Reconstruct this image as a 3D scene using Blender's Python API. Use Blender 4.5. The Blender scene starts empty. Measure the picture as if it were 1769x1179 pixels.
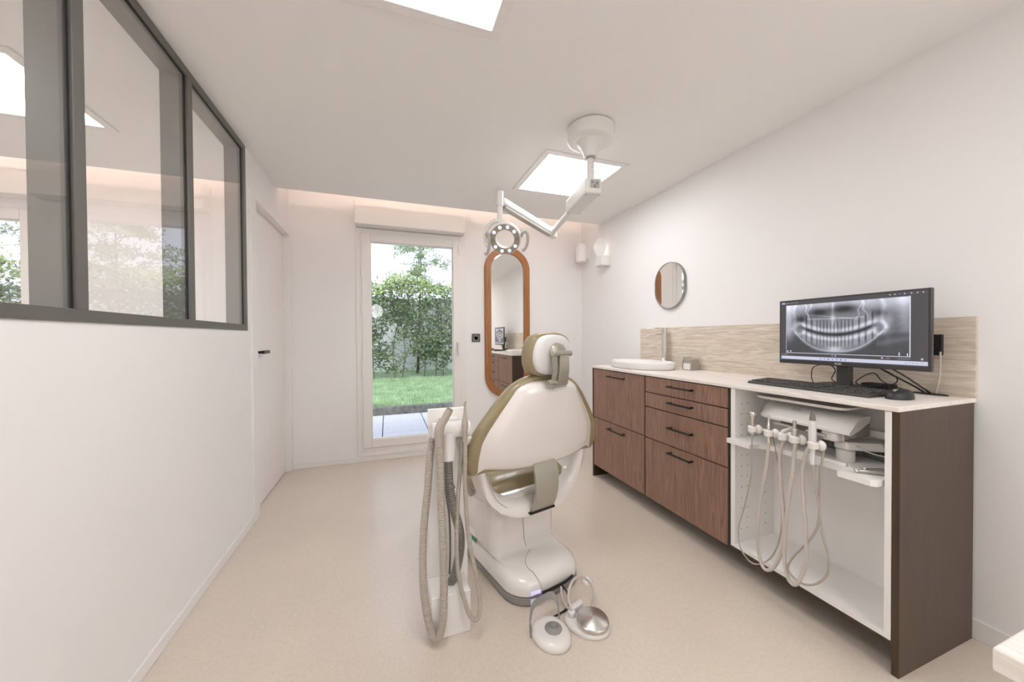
import bpy, bmesh, math, random
import numpy as np
from math import sin, cos, pi, radians, sqrt
from mathutils import Vector, Matrix
random.seed(7)
SC = bpy.context.scene
COL = SC.collection

# ------------------------------------------------------------------ materials
def new_mat(name):
    m = bpy.data.materials.new(name); m.use_nodes = True
    nt = m.node_tree
    return m, nt, nt.nodes['Principled BSDF']

def setin(n, k, v):
    if k in n.inputs: n.inputs[k].default_value = v

def c4(c): return (c[0], c[1], c[2], 1)
def srgb(r, g, b):
    f = lambda v: (v/255/12.92) if v/255 <= .04045 else ((v/255+.055)/1.055)**2.4
    return (f(r), f(g), f(b))

def plain(name, col, rough=.5, metal=0, coat=0, spec=.5, bump=0, bscale=200, var=0, vscale=8):
    m, nt, b = new_mat(name)
    setin(b, 'Base Color', c4(col)); setin(b, 'Roughness', rough); setin(b, 'Metallic', metal)
    setin(b, 'Coat Weight', coat); setin(b, 'Coat Roughness', .08); setin(b, 'Specular IOR Level', spec)
    tc = nt.nodes.new('ShaderNodeTexCoord')
    if var:
        n = nt.nodes.new('ShaderNodeTexNoise'); n.inputs['Scale'].default_value = vscale; n.inputs['Detail'].default_value = 5
        nt.links.new(tc.outputs['Object'], n.inputs['Vector'])
        r = nt.nodes.new('ShaderNodeValToRGB')
        r.color_ramp.elements[0].position = .3; r.color_ramp.elements[1].position = .7
        r.color_ramp.elements[0].color = c4([x*(1-var) for x in col]); r.color_ramp.elements[1].color = c4([min(1, x*(1+var)) for x in col])
        nt.links.new(n.outputs['Fac'], r.inputs['Fac']); nt.links.new(r.outputs['Color'], b.inputs['Base Color'])
    if bump:
        n2 = nt.nodes.new('ShaderNodeTexNoise'); n2.inputs['Scale'].default_value = bscale; n2.inputs['Detail'].default_value = 3
        nt.links.new(tc.outputs['Object'], n2.inputs['Vector'])
        bp = nt.nodes.new('ShaderNodeBump'); bp.inputs['Strength'].default_value = bump; bp.inputs['Distance'].default_value = .001
        nt.links.new(n2.outputs['Fac'], bp.inputs['Height']); nt.links.new(bp.outputs['Normal'], b.inputs['Normal'])
    return m

def grain(name, c1, c2, scale, dist=2.0, rough=.45, wscale=None, detail=6, coat=0, bump=.15, lo=.3, hi=.7):
    """stretched noise grain; scale is a 3-vector (small along the grain)"""
    m, nt, b = new_mat(name)
    setin(b, 'Roughness', rough); setin(b, 'Coat Weight', coat)
    tc = nt.nodes.new('ShaderNodeTexCoord'); mp = nt.nodes.new('ShaderNodeMapping')
    mp.inputs['Scale'].default_value = scale
    nt.links.new(tc.outputs['Object'], mp.inputs['Vector'])
    n = nt.nodes.new('ShaderNodeTexNoise'); n.inputs['Scale'].default_value = 1; n.inputs['Detail'].default_value = detail
    n.inputs['Distortion'].default_value = dist; n.inputs['Roughness'].default_value = .62
    nt.links.new(mp.outputs['Vector'], n.inputs['Vector'])
    r = nt.nodes.new('ShaderNodeValToRGB')
    r.color_ramp.elements[0].position = lo; r.color_ramp.elements[1].position = hi
    r.color_ramp.elements[0].color = c4(c1); r.color_ramp.elements[1].color = c4(c2)
    nt.links.new(n.outputs['Fac'], r.inputs['Fac']); nt.links.new(r.outputs['Color'], b.inputs['Base Color'])
    if bump:
        bp = nt.nodes.new('ShaderNodeBump'); bp.inputs['Strength'].default_value = bump; bp.inputs['Distance'].default_value = .001
        nt.links.new(n.outputs['Fac'], bp.inputs['Height']); nt.links.new(bp.outputs['Normal'], b.inputs['Normal'])
    return m

def emit(name, col, s):
    m, nt, b = new_mat(name)
    setin(b, 'Base Color', c4((.8, .8, .8))); setin(b, 'Emission Color', c4(col)); setin(b, 'Emission Strength', s)
    return m

def glass(name, ior=1.5, rough=0.0, tint=(1, 1, 1)):
    m = bpy.data.materials.new(name); m.use_nodes = True; nt = m.node_tree
    for n in list(nt.nodes): nt.nodes.remove(n)
    o = nt.nodes.new('ShaderNodeOutputMaterial'); mx = nt.nodes.new('ShaderNodeMixShader')
    t = nt.nodes.new('ShaderNodeBsdfTransparent'); g = nt.nodes.new('ShaderNodeBsdfGlossy'); f = nt.nodes.new('ShaderNodeMath'); lw = nt.nodes.new('ShaderNodeLayerWeight'); lw.inputs['Blend'].default_value = .5
    t.inputs['Color'].default_value = c4(tint); g.inputs['Roughness'].default_value = rough
    g.inputs['Color'].default_value = (1, 1, 1, 1)
    f0 = ((ior-1)/(ior+1))**2                       # Schlick reflectance, the same from both sides of the pane
    f.operation = 'POWER'; f.inputs[1].default_value = 5; nt.links.new(lw.outputs['Facing'], f.inputs[0])
    f2 = nt.nodes.new('ShaderNodeMath'); f2.operation = 'MULTIPLY_ADD'; f2.inputs[1].default_value = 1-f0; f2.inputs[2].default_value = f0
    nt.links.new(f.outputs[0], f2.inputs[0]); nt.links.new(f2.outputs[0], mx.inputs['Fac']); nt.links.new(t.outputs[0], mx.inputs[1]); nt.links.new(g.outputs[0], mx.inputs[2])
    nt.links.new(mx.outputs[0], o.inputs['Surface'])
    return m

M = {}
M['wall'] = plain('wall_paint', (.885, .868, .862), .75, bump=.08, bscale=350)
M['ceiling'] = plain('ceiling_paint', (.905, .89, .875), .8, bump=.05, bscale=300)
M['trimpaint'] = plain('white_trim_paint', (.87, .845, .825), .4)
M['doorpaint'] = plain('white_door_paint', (.87, .84, .82), .45)
M['pvc'] = plain('white_window_plastic', (.86, .83, .80), .35)
M['frame'] = plain('grey_aluminium_frame', (.145, .14, .13), .45, metal=.25)
M['gasket'] = plain('black_gasket', (.006, .006, .005), .6)
M['white'] = plain('white_gloss_plastic', (.80, .768, .73), .2, coat=.6)
M['whitecool'] = plain('white_lamp_plastic', (.78, .76, .73), .3, coat=.2)
M['melamine'] = plain('white_melamine', (.88, .86, .835), .42)
M['olive'] = plain('olive_leatherette', (.285, .228, .125), .30, coat=.3, bump=.1, bscale=500, var=.08, vscale=15)
M['padwhite'] = plain('white_leatherette', (.74, .72, .72), .4)
M['greymetal'] = plain('grey_bracket_metal', (.42, .40, .335), .38, metal=.4)
M['silver'] = plain('silver_plastic', (.40, .375, .32), .3, metal=.55)
M['greyplastic'] = plain('mid_grey_plastic', (.27, .26, .25), .45)
M['lightgrey'] = plain('light_grey_plastic', (.46, .44, .42), .45)
M['hose'] = plain('taupe_hose', (.42, .375, .32), .45)
M['hosedark'] = plain('dark_grey_hose', (.19, .18, .155), .45)
M['hoselight'] = plain('pale_grey_hose', (.58, .52, .47), .4)
M['chrome'] = plain('chrome', (.72, .70, .66), .1, metal=1)
M['steel'] = plain('brushed_steel', (.62, .60, .57), .22, metal=1)
M['black'] = plain('black_plastic', (.018, .017, .016), .4)
M['blackmatt'] = plain('black_matt', (.008, .008, .008), .6)
M['keycap'] = plain('dark_keycap', (.055, .052, .047), .4)
M['kbd'] = plain('keyboard_case', (.045, .043, .040), .45)
M['bezel'] = plain('monitor_bezel', (.045, .042, .042), .4)
M['standgrey'] = plain('dark_stand_plastic', (.07, .07, .065), .4)
M['anthracite'] = plain('anthracite_socket', (.12, .11, .10), .5)
M['mirror'] = plain('mirror_silver', (.90, .90, .88), .0, metal=1)
M['ceramic'] = plain('white_ceramic', (.88, .86, .84), .12, coat=.6)
M['handle'] = plain('black_handle_metal', (.03, .028, .026), .35, metal=.5)
M['wood'] = grain('dark_oak_veneer', srgb(106, 78, 63), srgb(168, 132, 112), (60, 34, 2.6), 2.4, .48, bump=.25, lo=.25, hi=.75)
M['panel'] = grain('dark_brown_panel', srgb(58, 44, 28), srgb(76, 58, 38), (70, 70, 2.5), .6, .38, bump=.1)
M['carcass'] = plain('dark_carcass', (.032, .026, .018), .6)
M['oak'] = grain('honey_oak', srgb(136, 86, 46), srgb(172, 116, 68), (60, 60, 4), 1.0, .4, bump=.1)
M['worktop'] = grain('travertine_worktop', srgb(230, 221, 213), srgb(246, 240, 233), (60, 7, 60), 1.2, .4, bump=.03)
M['splash'] = grain('travertine_splashback', srgb(182, 164, 143), srgb(236, 226, 212), (40, 4.5, 55), 1.5, .45, bump=.04, lo=.25, hi=.72)
M['glass'] = glass('partition_glass', 1.85)
M['doorglass'] = glass('window_glass', 1.35)
M['cleargl'] = glass('clear_acrylic', 1.5)
M['panellight'] = emit('light_panel_diffuser', (.995, .993, 1.01), 12.8)
M['led'] = emit('warm_led_strip', (1, .77, .65), 30)
M['bulb'] = emit('wall_lamp_glow', (1, .86, .78), 14)
M['globe'] = emit('globe_lamp_glow', (1, .985, .985), 12.6)
M['lampled'] = emit('exam_led', (.72, .70, 1), .9)
M['bluelight'] = emit('blue_status_light', (.40, .38, .95), .55)
M['blueglow'] = emit('painted_blue_glow', (.20, .19, .48), .32)
M['black_hole'] = plain('dark_hole', (.10, .085, .07), .8)
M['green'] = plain('green_label', (.03, .25, .07), .5)
M['paper'] = plain('white_label', (.8, .78, .75), .6)
M['brick'] = plain('orange_cap', (.6, .25, .06), .5)

# floor
m, nt, b = new_mat('vinyl_floor'); M['floor'] = m
tc = nt.nodes.new('ShaderNodeTexCoord')
n1 = nt.nodes.new('ShaderNodeTexNoise'); n1.inputs['Scale'].default_value = 70; n1.inputs['Detail'].default_value = 8; n1.inputs['Roughness'].default_value = .7
n2 = nt.nodes.new('ShaderNodeTexNoise'); n2.inputs['Scale'].default_value = 1.8; n2.inputs['Detail'].default_value = 4
for n in (n1, n2): nt.links.new(tc.outputs['Object'], n.inputs['Vector'])
r1 = nt.nodes.new('ShaderNodeValToRGB'); r1.color_ramp.elements[0].position = .3; r1.color_ramp.elements[1].position = .7
r1.color_ramp.elements[0].color = c4((.70, .605, .505)); r1.color_ramp.elements[1].color = c4((.80, .705, .60))
mx = nt.nodes.new('ShaderNodeMixRGB'); mx.blend_type = 'MULTIPLY'; mx.inputs['Fac'].default_value = .18
nt.links.new(n1.outputs['Fac'], r1.inputs['Fac']); nt.links.new(r1.outputs['Color'], mx.inputs['Color1'])
nt.links.new(n2.outputs['Fac'], mx.inputs['Color2']); nt.links.new(mx.outputs['Color'], b.inputs['Base Color'])
setin(b, 'Roughness', .28); setin(b, 'Specular IOR Level', .95)

# outdoors
M['leafdark'] = plain('hedge_leaf', (.13, .20, .085), .5, var=.5, vscale=3)
M['leaflight'] = plain('young_leaf', (.40, .52, .20), .5, var=.3, vscale=2)
M['treeleaf'] = plain('tree_leaf', (.36, .46, .26), .55, var=.3, vscale=2)
M['bark'] = plain('bark', (.12, .10, .08), .8, var=.3)
M['turf'] = plain('lawn', (.32, .45, .25), .8, var=.3, vscale=6)
M['grassblade'] = plain('grass_blade', (.37, .52, .29), .6, var=.35, vscale=3)
M['paver'] = plain('speckled_paving', (.66, .66, .68), .8, var=.15, vscale=45)
M['joint'] = plain('paving_joint', (.05, .05, .055), .9)
M['kerb'] = plain('weathered_kerb', (.17, .17, .15), .85, var=.4, vscale=14)
M['render'] = plain('pale_outside_wall', (.80, .80, .84), .9, var=.05)
M['wire'] = plain('fence_wire', (.10, .12, .11), .5, metal=.5)

# ------------------------------------------------------------------ mesh helpers
def NB(): return bmesh.new()

def box(bm, x0, y0, z0, x1, y1, z1):
    v = [bm.verts.new(p) for p in ((x0, y0, z0), (x1, y0, z0), (x1, y1, z0), (x0, y1, z0), (x0, y0, z1), (x1, y0, z1), (x1, y1, z1), (x0, y1, z1))]
    for f in ((0, 3, 2, 1), (4, 5, 6, 7), (0, 1, 5, 4), (1, 2, 6, 5), (2, 3, 7, 6), (3, 0, 4, 7)):
        bm.faces.new([v[i] for i in f])
    return bm

def loft(bm, rings, cap=True, closed=False):
    R = [[bm.verts.new(p) for p in r] for r in rings]
    n = len(R[0])
    pairs = list(zip(R, R[1:])) + ([(R[-1], R[0])] if closed else [])
    for a, b_ in pairs:
        for i in range(n):
            j = (i+1) % n
            bm.faces.new((a[i], a[j], b_[j], b_[i]))
    if cap and not closed:
        bm.faces.new(list(reversed(R[0]))); bm.faces.new(R[-1])
    return bm

def frame_axes(d):
    d = Vector(d).normalized()
    up = Vector((0, 0, 1)) if abs(d.z) < .95 else Vector((0, 1, 0))
    a = d.cross(up).normalized(); b_ = a.cross(d).normalized()
    return a, b_

def cyl(bm, p0, p1, r0, r1=None, seg=24):
    r1 = r0 if r1 is None else r1
    p0, p1 = Vector(p0), Vector(p1); a, b_ = frame_axes(p1-p0)
    ring = lambda p, r: [p + a*(r*cos(2*pi*i/seg)) + b_*(r*sin(2*pi*i/seg)) for i in range(seg)]
    return loft(bm, [ring(p0, r0), ring(p1, r1)])

def lathe(bm, prof, o=(0, 0, 0), axis=(0, 0, 1), seg=40):
    """prof: (radius, height) pairs"""
    o = Vector(o); ax = Vector(axis).normalized(); a, b_ = frame_axes(ax)
    rings = [[o + ax*h + a*(max(r, 1e-4)*cos(2*pi*i/seg)) + b_*(max(r, 1e-4)*sin(2*pi*i/seg)) for i in range(seg)] for r, h in prof]
    return loft(bm, rings)

def catmull(pts, n=8):
    P = [Vector(p) for p in pts]; P = [P[0]*2-P[1]] + P + [P[-1]*2-P[-2]]
    out = []
    for i in range(1, len(P)-2):
        p0, p1, p2, p3 = P[i-1:i+3]
        for k in range(n):
            t = k/n
            out.append(.5*((2*p1) + (p2-p0)*t + (2*p0-5*p1+4*p2-p3)*t*t + (3*p1-p0-3*p2+p3)*t**3))
    out.append(P[-2])
    return out

def resample(P, step):
    out = [P[0]]; acc = 0
    for a, b_ in zip(P, P[1:]):
        L = (b_-a).length
        if L < 1e-9: continue
        while acc + L >= step:
            t = (step-acc)/L; a = a.lerp(b_, t); out.append(a); L = (b_-a).length; acc = 0
        acc += L
    return out

def tube(bm, pts, r, seg=10, n=8, smooth=True, rib=0, pitch=.006, taper=None):
    P = catmull(pts, n) if smooth and len(pts) > 2 else [Vector(p) for p in pts]
    if rib: P = resample(P, pitch/2)
    T = [(P[min(i+1, len(P)-1)]-P[max(i-1, 0)]).normalized() for i in range(len(P))]
    a, _ = frame_axes(T[0]); rings = []
    for i, (p, t) in enumerate(zip(P, T)):
        a = (a - t*a.dot(t)).normalized(); b_ = t.cross(a)
        rr = r*(1+(rib if i % 2 else 0))
        if taper: rr *= taper(i/(len(P)-1))
        rings.append([p + a*(rr*cos(2*pi*k/seg)) + b_*(rr*sin(2*pi*k/seg)) for k in range(seg)])
    return loft(bm, rings)

def ribbon(bm, pts, w, t, wdir, n=8):
    """flat strap along pts: width w along wdir, thickness t"""
    P = catmull(pts, n); wd = Vector(wdir).normalized(); rings = []
    for i, p in enumerate(P):
        T = (P[min(i+1, len(P)-1)]-P[max(i-1, 0)]).normalized()
        nn = T.cross(wd).normalized()
        rings.append([p+wd*w/2+nn*t/2, p-wd*w/2+nn*t/2, p-wd*w/2-nn*t/2, p+wd*w/2-nn*t/2])
    return loft(bm, rings)

def rrect(hx, y0, y1, r, z, seg=6, bulge=0):
    """rounded rectangle ring in xy"""
    out = []
    for cx_, cy_, a0 in ((hx-r, y1-r, 0), (-hx+r, y1-r, 90), (-hx+r, y0+r, 180), (hx-r, y0+r, 270)):
        for k in range(seg+1):
            a = radians(a0+90*k/seg)
            out.append([cx_+r*cos(a), cy_+r*sin(a), z])
    if bulge:
        for p in out:
            if p[1] < (y0+y1)/2: p[1] -= bulge*max(0, 1-(p[0]/hx)**2)
    return out

def prism(bm, outline, ax, d0, d1):
    """extrude 2d outline; ax = axis of extrusion"""
    def mk(p, d):
        if ax == 'x': return (d, p[0], p[1])
        if ax == 'y': return (p[0], d, p[1])
        return (p[0], p[1], d)
    return loft(bm, [[mk(p, d0) for p in outline], [mk(p, d1) for p in outline]])

def stadium(cx_, cz, hw, hh, r, seg=16):
    out = []
    for sx, sz, a0 in ((1, 1, 0), (-1, 1, 90), (-1, -1, 180), (1, -1, 270)):
        for k in range(seg+1):
            a = radians(a0+90*k/seg)
            out.append((cx_+sx*(hw-r)+r*cos(a), cz+sz*(hh-r)+r*sin(a)))
    return out

def pillow(bm, outline, levels, lean=lambda z: 0, c=None):
    """outline (x,z) closed; levels: (y, scale) pairs -> stacked rings, flat caps"""
    if c is None: c = (sum(p[0] for p in outline)/len(outline), sum(p[1] for p in outline)/len(outline))
    rings = []
    for y, s in levels:
        rings.append([(c[0]+(p[0]-c[0])*s, y+lean(c[1]+(p[1]-c[1])*s), c[1]+(p[1]-c[1])*s) for p in outline])
    return loft(bm, rings)

def smooth_outline(pts, n=6):
    P = [Vector((p[0], p[1], 0)) for p in pts]; m_ = len(P); out = []
    for i in range(m_):
        p0, p1, p2, p3 = P[i-1], P[i], P[(i+1) % m_], P[(i+2) % m_]
        for k in range(n):
            t = k/n
            q = .5*((2*p1)+(p2-p0)*t+(2*p0-5*p1+4*p2-p3)*t*t+(3*p1-p0-3*p2+p3)*t**3)
            out.append((q.x, q.y))
    return out

def sym(half):
    """half: (x>=0, z) from top centre down to bottom centre -> closed outline"""
    return half + [(-x, z) for x, z in reversed(half) if x > 1e-6]

# ------------------------------------------------------------------ objects
ORG = {}
def finish(name, bm, mat, org, bevel=0, smooth=35, bseg=2, sub=0, solid=0):
    bmesh.ops.recalc_face_normals(bm, faces=bm.faces)
    if org is not None: bmesh.ops.translate(bm, verts=bm.verts, vec=-Vector(org))
    me = bpy.data.meshes.new(name); bm.to_mesh(me); bm.free()
    me.materials.append(mat)
    for p in me.polygons: p.use_smooth = True
    me.set_sharp_from_angle(angle=radians(smooth))
    o = bpy.data.objects.new(name, me); COL.objects.link(o)
    if solid:
        md = o.modifiers.new('solid', 'SOLIDIFY'); md.thickness = abs(solid); md.offset = -1 if solid > 0 else 1
    if bevel:
        md = o.modifiers.new('bevel', 'BEVEL'); md.width = bevel; md.segments = bseg; md.limit_method = 'ANGLE'; md.angle_limit = radians(40)
        md.harden_normals = False
    if sub:
        md = o.modifiers.new('sub', 'SUBSURF'); md.levels = sub; md.render_levels = sub
    return o

def thing(name, label, cat, loc=(0, 0, 0), rotz=0, group=None, kind=None):
    o = bpy.data.objects.new(name, None); COL.objects.link(o); o.empty_display_size = .05
    o.location = loc; o.rotation_euler = (0, 0, rotz)
    if label: o['label'] = label
    if cat: o['category'] = cat
    if group: o['group'] = group
    if kind: o['kind'] = kind
    ORG[o.name] = Vector((0, 0, 0)) if rotz else Vector(loc)
    return o

def part(name, bm, mat, parent, label=None, kind=None, **kw):
    org = ORG[parent.name]
    o = finish(name, bm, mat, org, **kw); o.parent = parent
    ORG[o.name] = org
    if label: o['label'] = label
    if kind: o['kind'] = kind
    return o

def single(name, bm, mat, loc, label, cat, group=None, **kw):
    o = finish(name, bm, mat, loc, **kw); o.location = loc
    o['label'] = label; o['category'] = cat
    if group: o['group'] = group
    ORG[o.name] = Vector(loc)
    return o

def struct(name, bm, mat, **kw):
    o = finish(name, bm, mat, None, **kw); o['kind'] = 'structure'
    ORG[o.name] = Vector((0, 0, 0))
    return o

def text_part(name, body, size, mat, parent, mtx, depth=.0004, label=None):
    cu = bpy.data.curves.new(name, 'FONT'); cu.body = body; cu.size = size; cu.extrude = depth
    cu.align_x = 'CENTER'; cu.align_y = 'CENTER'
    tmp = bpy.data.objects.new('tmp', cu); COL.objects.link(tmp)
    dg = bpy.context.evaluated_depsgraph_get(); me = bpy.data.meshes.new_from_object(tmp.evaluated_get(dg))
    bpy.data.objects.remove(tmp, do_unlink=True); bpy.data.curves.remove(cu)
    me.transform(Matrix.Translation(-ORG[parent.name]) @ mtx); me.materials.clear(); me.materials.append(mat); me.name = name
    o = bpy.data.objects.new(name, me); COL.objects.link(o); o.parent = parent; ORG[o.name] = ORG[parent.name]
    if label: o['label'] = label
    return o

# ------------------------------------------------------------------ room dimensions
XL, XR, YB, ZC = -.814, 2.127, 3.62, 2.352
YF = -3.2          # wall behind the camera
YC = 3.25          # where the lowered ceiling stops
ZT = 2.62          # upper ceiling above the light cove
XO = -3.9          # far wall of the neighbouring room
WT = .10

# floor
bm = NB(); box(bm, XO-.1, YF-.1, -.12, XR+.1, YB+.28, 0); struct('floor', bm, M['floor'])
# ceiling (lowered slab, both rooms) and upper slab
bm = NB(); box(bm, XO, YF, ZC, XR, YC, ZC+.03); struct('ceiling', bm, M['ceiling'])
bm = NB(); box(bm, XO-.1, YF-.1, ZT, XR+.1, YB+.28, ZT+.1); o = struct('ceiling', bm, M['ceiling'])
# right wall, back wall, front wall, outer wall
bm = NB(); box(bm, XR, YF-.1, 0, XR+WT, YB+.28, ZT); struct('wall_right', bm, M['wall'])
bm = NB(); box(bm, XO-.1, YF-.1, 0, XR+WT, YF, ZT); struct('wall_front', bm, M['wall'])
bm = NB(); box(bm, XO-.1, YF-.1, 0, XO, YB+.28, ZT); struct('wall_outer', bm, M['wall'])
# back wall with the opening of the glazed door and of the neighbouring window
BX0, BX1 = -.27, .765          # glazed door opening
OX0, OX1 = -3.5, -2.36         # neighbouring opening
Y2 = YB+.28
bm = NB()
box(bm, BX1, YB, 0, XR, Y2, ZT); box(bm, BX0, YB, 2.20, BX1, Y2, ZT); box(bm, BX0, YB, 0, BX1, Y2, .084)
box(bm, OX1, YB, 0, BX0, Y2, ZT); box(bm, OX0, YB, 2.16, OX1, Y2, ZT); box(bm, OX0, YB, 0, OX1, Y2, .084); box(bm, XO, YB, 0, OX0, Y2, ZT)
struct('wall_back', bm, M['wall'])
# left wall: low part under the glazing, wall round the door
FZ0, FZ1, FY1 = 1.219, 2.346, 2.600
DY0, DY1, DZ = 2.752, 3.578, 2.075
XW = XL-WT
bm = NB()
box(bm, XW, YF, 0, XL, FY1, FZ0); box(bm, XW, FY1, 0, XL, DY0, ZT); box(bm, XW, DY0, DZ, XL, DY1, ZT); box(bm, XW, DY1, 0, XL, YB, ZT)
box(bm, XW, YF, FZ1, XL, FY1, ZT)
struct('wall_left', bm, M['wall'])
# baseboards
def base(name, *bx):
    bm = NB()
    for b_ in bx: box(bm, *b_)
    struct(name, bm, M['trimpaint'], bevel=.003)
base('baseboard_left', (XL, YF, 0, XL+.011, 2.655, .052))
base('baseboard_back', (XL+.012, YB-.011, 0, XR, YB, .052))
base('baseboard_right', (XR-.011, YF, 0, XR, YB-.011, .075))

# ------------------------------------------------------------------ interior glazed partition
w = thing('window_1', None, None, (XL, 1.0, FZ0), kind='structure')
GX0, GX1 = XL-.090, XL+.006
bm = NB()
ys = [(-1.56+i*0, 0) for i in range(0)]
mull = [(-.475, -.435), (.125, .165), (.725, .765), (1.326, 1.368), (1.929, 1.972)]
box(bm, GX0, YF, FZ0, GX1, FY1, FZ0+.036); box(bm, GX0, YF, FZ1-.034, GX1, FY1, FZ1)
box(bm, GX0, 2.560, FZ0+.036, GX1, FY1, FZ1-.034)
for a, b_ in mull: box(bm, GX0, a, FZ0+.036, GX1, b_, FZ1-.034)
part('window_frame', bm, M['frame'], w, bevel=.0015)
edges = [YF] + [v for ab in mull for v in ab] + [2.560]
for a, b_ in zip(edges[0::2], edges[1::2]):
    gx = XL-.006
    bm = NB(); box(bm, gx-.003, a+.001, FZ0+.036, gx+.003, b_-.001, FZ1-.034)
    g = part('window_pane', bm, M['glass'], w)
    bm = NB(); box(bm, gx-.004, b_-.007, FZ0+.037, gx+.004, b_-.0015, FZ1-.035); box(bm, gx-.004, a+.0015, FZ0+.037, gx+.004, a+.003, FZ1-.035)
    box(bm, gx-.004, a+.003, FZ1-.039, gx+.004, b_-.007, FZ1-.035)
    part('gasket', bm, M['gasket'], g)

# ------------------------------------------------------------------ interior door
d = thing('door_1', None, None, (XL-.035, 2.8, 0), kind='structure')
bm = NB(); box(bm, XL-.075, DY0+.012, .006, XL-.035, DY1-.006, DZ-.010); leaf = part('door_leaf', bm, M['doorpaint'], d, bevel=.002)
bm = NB()
tw = .095
box(bm, XL-.002, 2.655, 0, XL+.014, DY0, DZ+.055); box(bm, XL-.002, DY0, DZ, XL+.014, YB, DZ+.055); box(bm, XL-.002, DY1, 0, XL+.014, YB-.002, DZ)
part('architrave', bm, M['trimpaint'], d, bevel=.003)
bm = NB()
box(bm, XW, DY0, 0, XL-.001, DY0+.010, DZ); box(bm, XW, DY1-.004, 0, XL-.001, DY1+.001, DZ); box(bm, XW, DY0, DZ-.008, XL-.001, DY1, DZ+.001)
part('door_frame', bm, M['trimpaint'], d)
bm = NB(); hx = XL-.035
cyl(bm, (hx, 2.868, 1.075), (hx+.045, 2.868, 1.075), .009); box(bm, hx+.036, 2.860, 1.064, hx+.054, 2.985, 1.086)
part('door_handle', bm, M['handle'], leaf, label='dark lever handle', bevel=.002)
bm = NB(); cyl(bm, (hx, 2.885, .985), (hx+.006, 2.885, .985), .014); part('keyhole_rosette', bm, M['steel'], leaf)
bm = NB(); cyl(bm, (hx+.005, 2.885, .985), (hx+.0075, 2.885, .985), .004, seg=12); part('keyhole', bm, M['black'], leaf)

# ------------------------------------------------------------------ glazed garden door
def ringbox(bm, x0, x1, z0, z1, t, y0, y1):
    box(bm, x0, y0, z0, x0+t, y1, z1); box(bm, x1-t, y0, z0, x1, y1, z1)
    box(bm, x0+t, y0, z0, x1-t, y1, z0+t); box(bm, x0+t, y0, z1-t, x1-t, y1, z1)
def glazed_door(name, x0, x1, z0, z1, hinges=True, mid=None):
    d = thing(name, None, None, ((x0+x1)/2, YB, z0), kind='structure')
    bm = NB(); ringbox(bm, x0, x1, z0, z1, .056, YB-.012, YB+.07); part('outer_frame', bm, M['pvc'], d, bevel=.003)
    bm = NB(); ringbox(bm, x0+.05, x1-.055, z0+.046, z1-.045, .076, YB-.026, YB+.05); s = part('sash', bm, M['pvc'], d, bevel=.004)
    bm = NB(); ringbox(bm, x0+.125, x1-.130, z0+.120, z1-.118, .008, YB-.010, YB+.030); part('glazing_bead', bm, M['pvc'], s, bevel=.002)
    bm = NB(); box(bm, x0+.126, YB+.022, z0+.121, x1-.131, YB+.028, z1-.119); part('glass_pane', bm, M['doorglass'], s)
    if hinges:
        for zz in (2.11, 1.79, 1.45, .85, .25):
            bm = NB(); cyl(bm, (x0+.050, YB-.031, zz-.05), (x0+.050, YB-.031, zz+.05), .007, seg=12); part('hinge', bm, M['pvc'], s)
        bm = NB(); hx_ = x1-.085
        box(bm, hx_-.015, YB-.036, 1.02, hx_+.015, YB-.026, 1.12); cyl(bm, (hx_, YB-.036, 1.10), (hx_, YB-.070, 1.10), .010, seg=14)
        box(bm, hx_-.010, YB-.080, .98, hx_+.010, YB-.066, 1.11); part('door_handle', bm, M['padwhite'], s, bevel=.004)
        bm = NB(); box(bm, x1-.075, YB-.034, 2.01, x1-.045, YB-.024, 2.10); part('strap_guide', bm, M['pvc'], s, bevel=.003)
    return d
glazed_door('door_2', BX0, BX1, .084, 2.198)
glazed_door('door_3', OX0, OX1, .084, 2.16, hinges=False)
# roller shutter box
bm = NB(); box(bm, -.267, 3.487, 2.204, .742, YB, 2.420)
o = struct('trim_1', bm, M['trimpaint'], bevel=.004)
bm = NB(); box(bm, -3.52, 3.487, 2.19, -2.34, YB, 2.420); struct('trim_2', bm, M['trimpaint'], bevel=.004)
# inner window sill / threshold board
bm = NB(); box(bm, BX0, YB-.016, .050, BX1, YB+.002, .086); struct('trim_3', bm, M['trimpaint'], bevel=.003)

# cove light (LED strip on top of the lowered ceiling edge)
bm = NB(); box(bm, XL+.02, YC-.20, ZC+.035, XR-.02, YC-.17, ZC+.045)
single('led_strip', bm, M['led'], (.6, YC-.18, ZC+.031), 'warm LED strip light hidden in the ceiling cove above the garden door', 'light')
bm = NB(); box(bm, XO+.02, YC-.20, ZC+.035, XW-.02, YC-.17, ZC+.045)
single('led_strip', bm, M['led'], (-2.4, YC-.18, ZC+.031), 'warm LED strip light in the cove of the room behind the glass partition', 'light')

# ------------------------------------------------------------------ ceiling light panels
def light_panel(x0, x1, y0, y1, label, t=.042):
    L_ = thing('ceiling_light', label, 'light', ((x0+x1)/2, (y0+y1)/2, ZC), group='square ceiling light panels')
    z1 = ZC-.0005; z0 = ZC-.009
    bm = NB()
    box(bm, x0, y0, z0, x1, y0+t, z1); box(bm, x0, y1-t, z0, x1, y1, z1); box(bm, x0, y0+t, z0, x0+t, y1-t, z1); box(bm, x1-t, y0+t, z0, x1, y1-t, z1)
    part('light_frame', bm, M['trimpaint'], L_, bevel=.002)
    bm = NB(); box(bm, x0+t, y0+t, z1-.003, x1-t, y1-t, z1); part('diffuser', bm, M['panellight'], L_)
    return L_
light_panel(.953, 1.585, 2.045, 2.688, 'square ceiling light panel behind the exam lamp mount, near the garden door')
light_panel(-.185, .430, .745, 1.362, 'square ceiling light panel cut off by the top edge of the photo')
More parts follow.
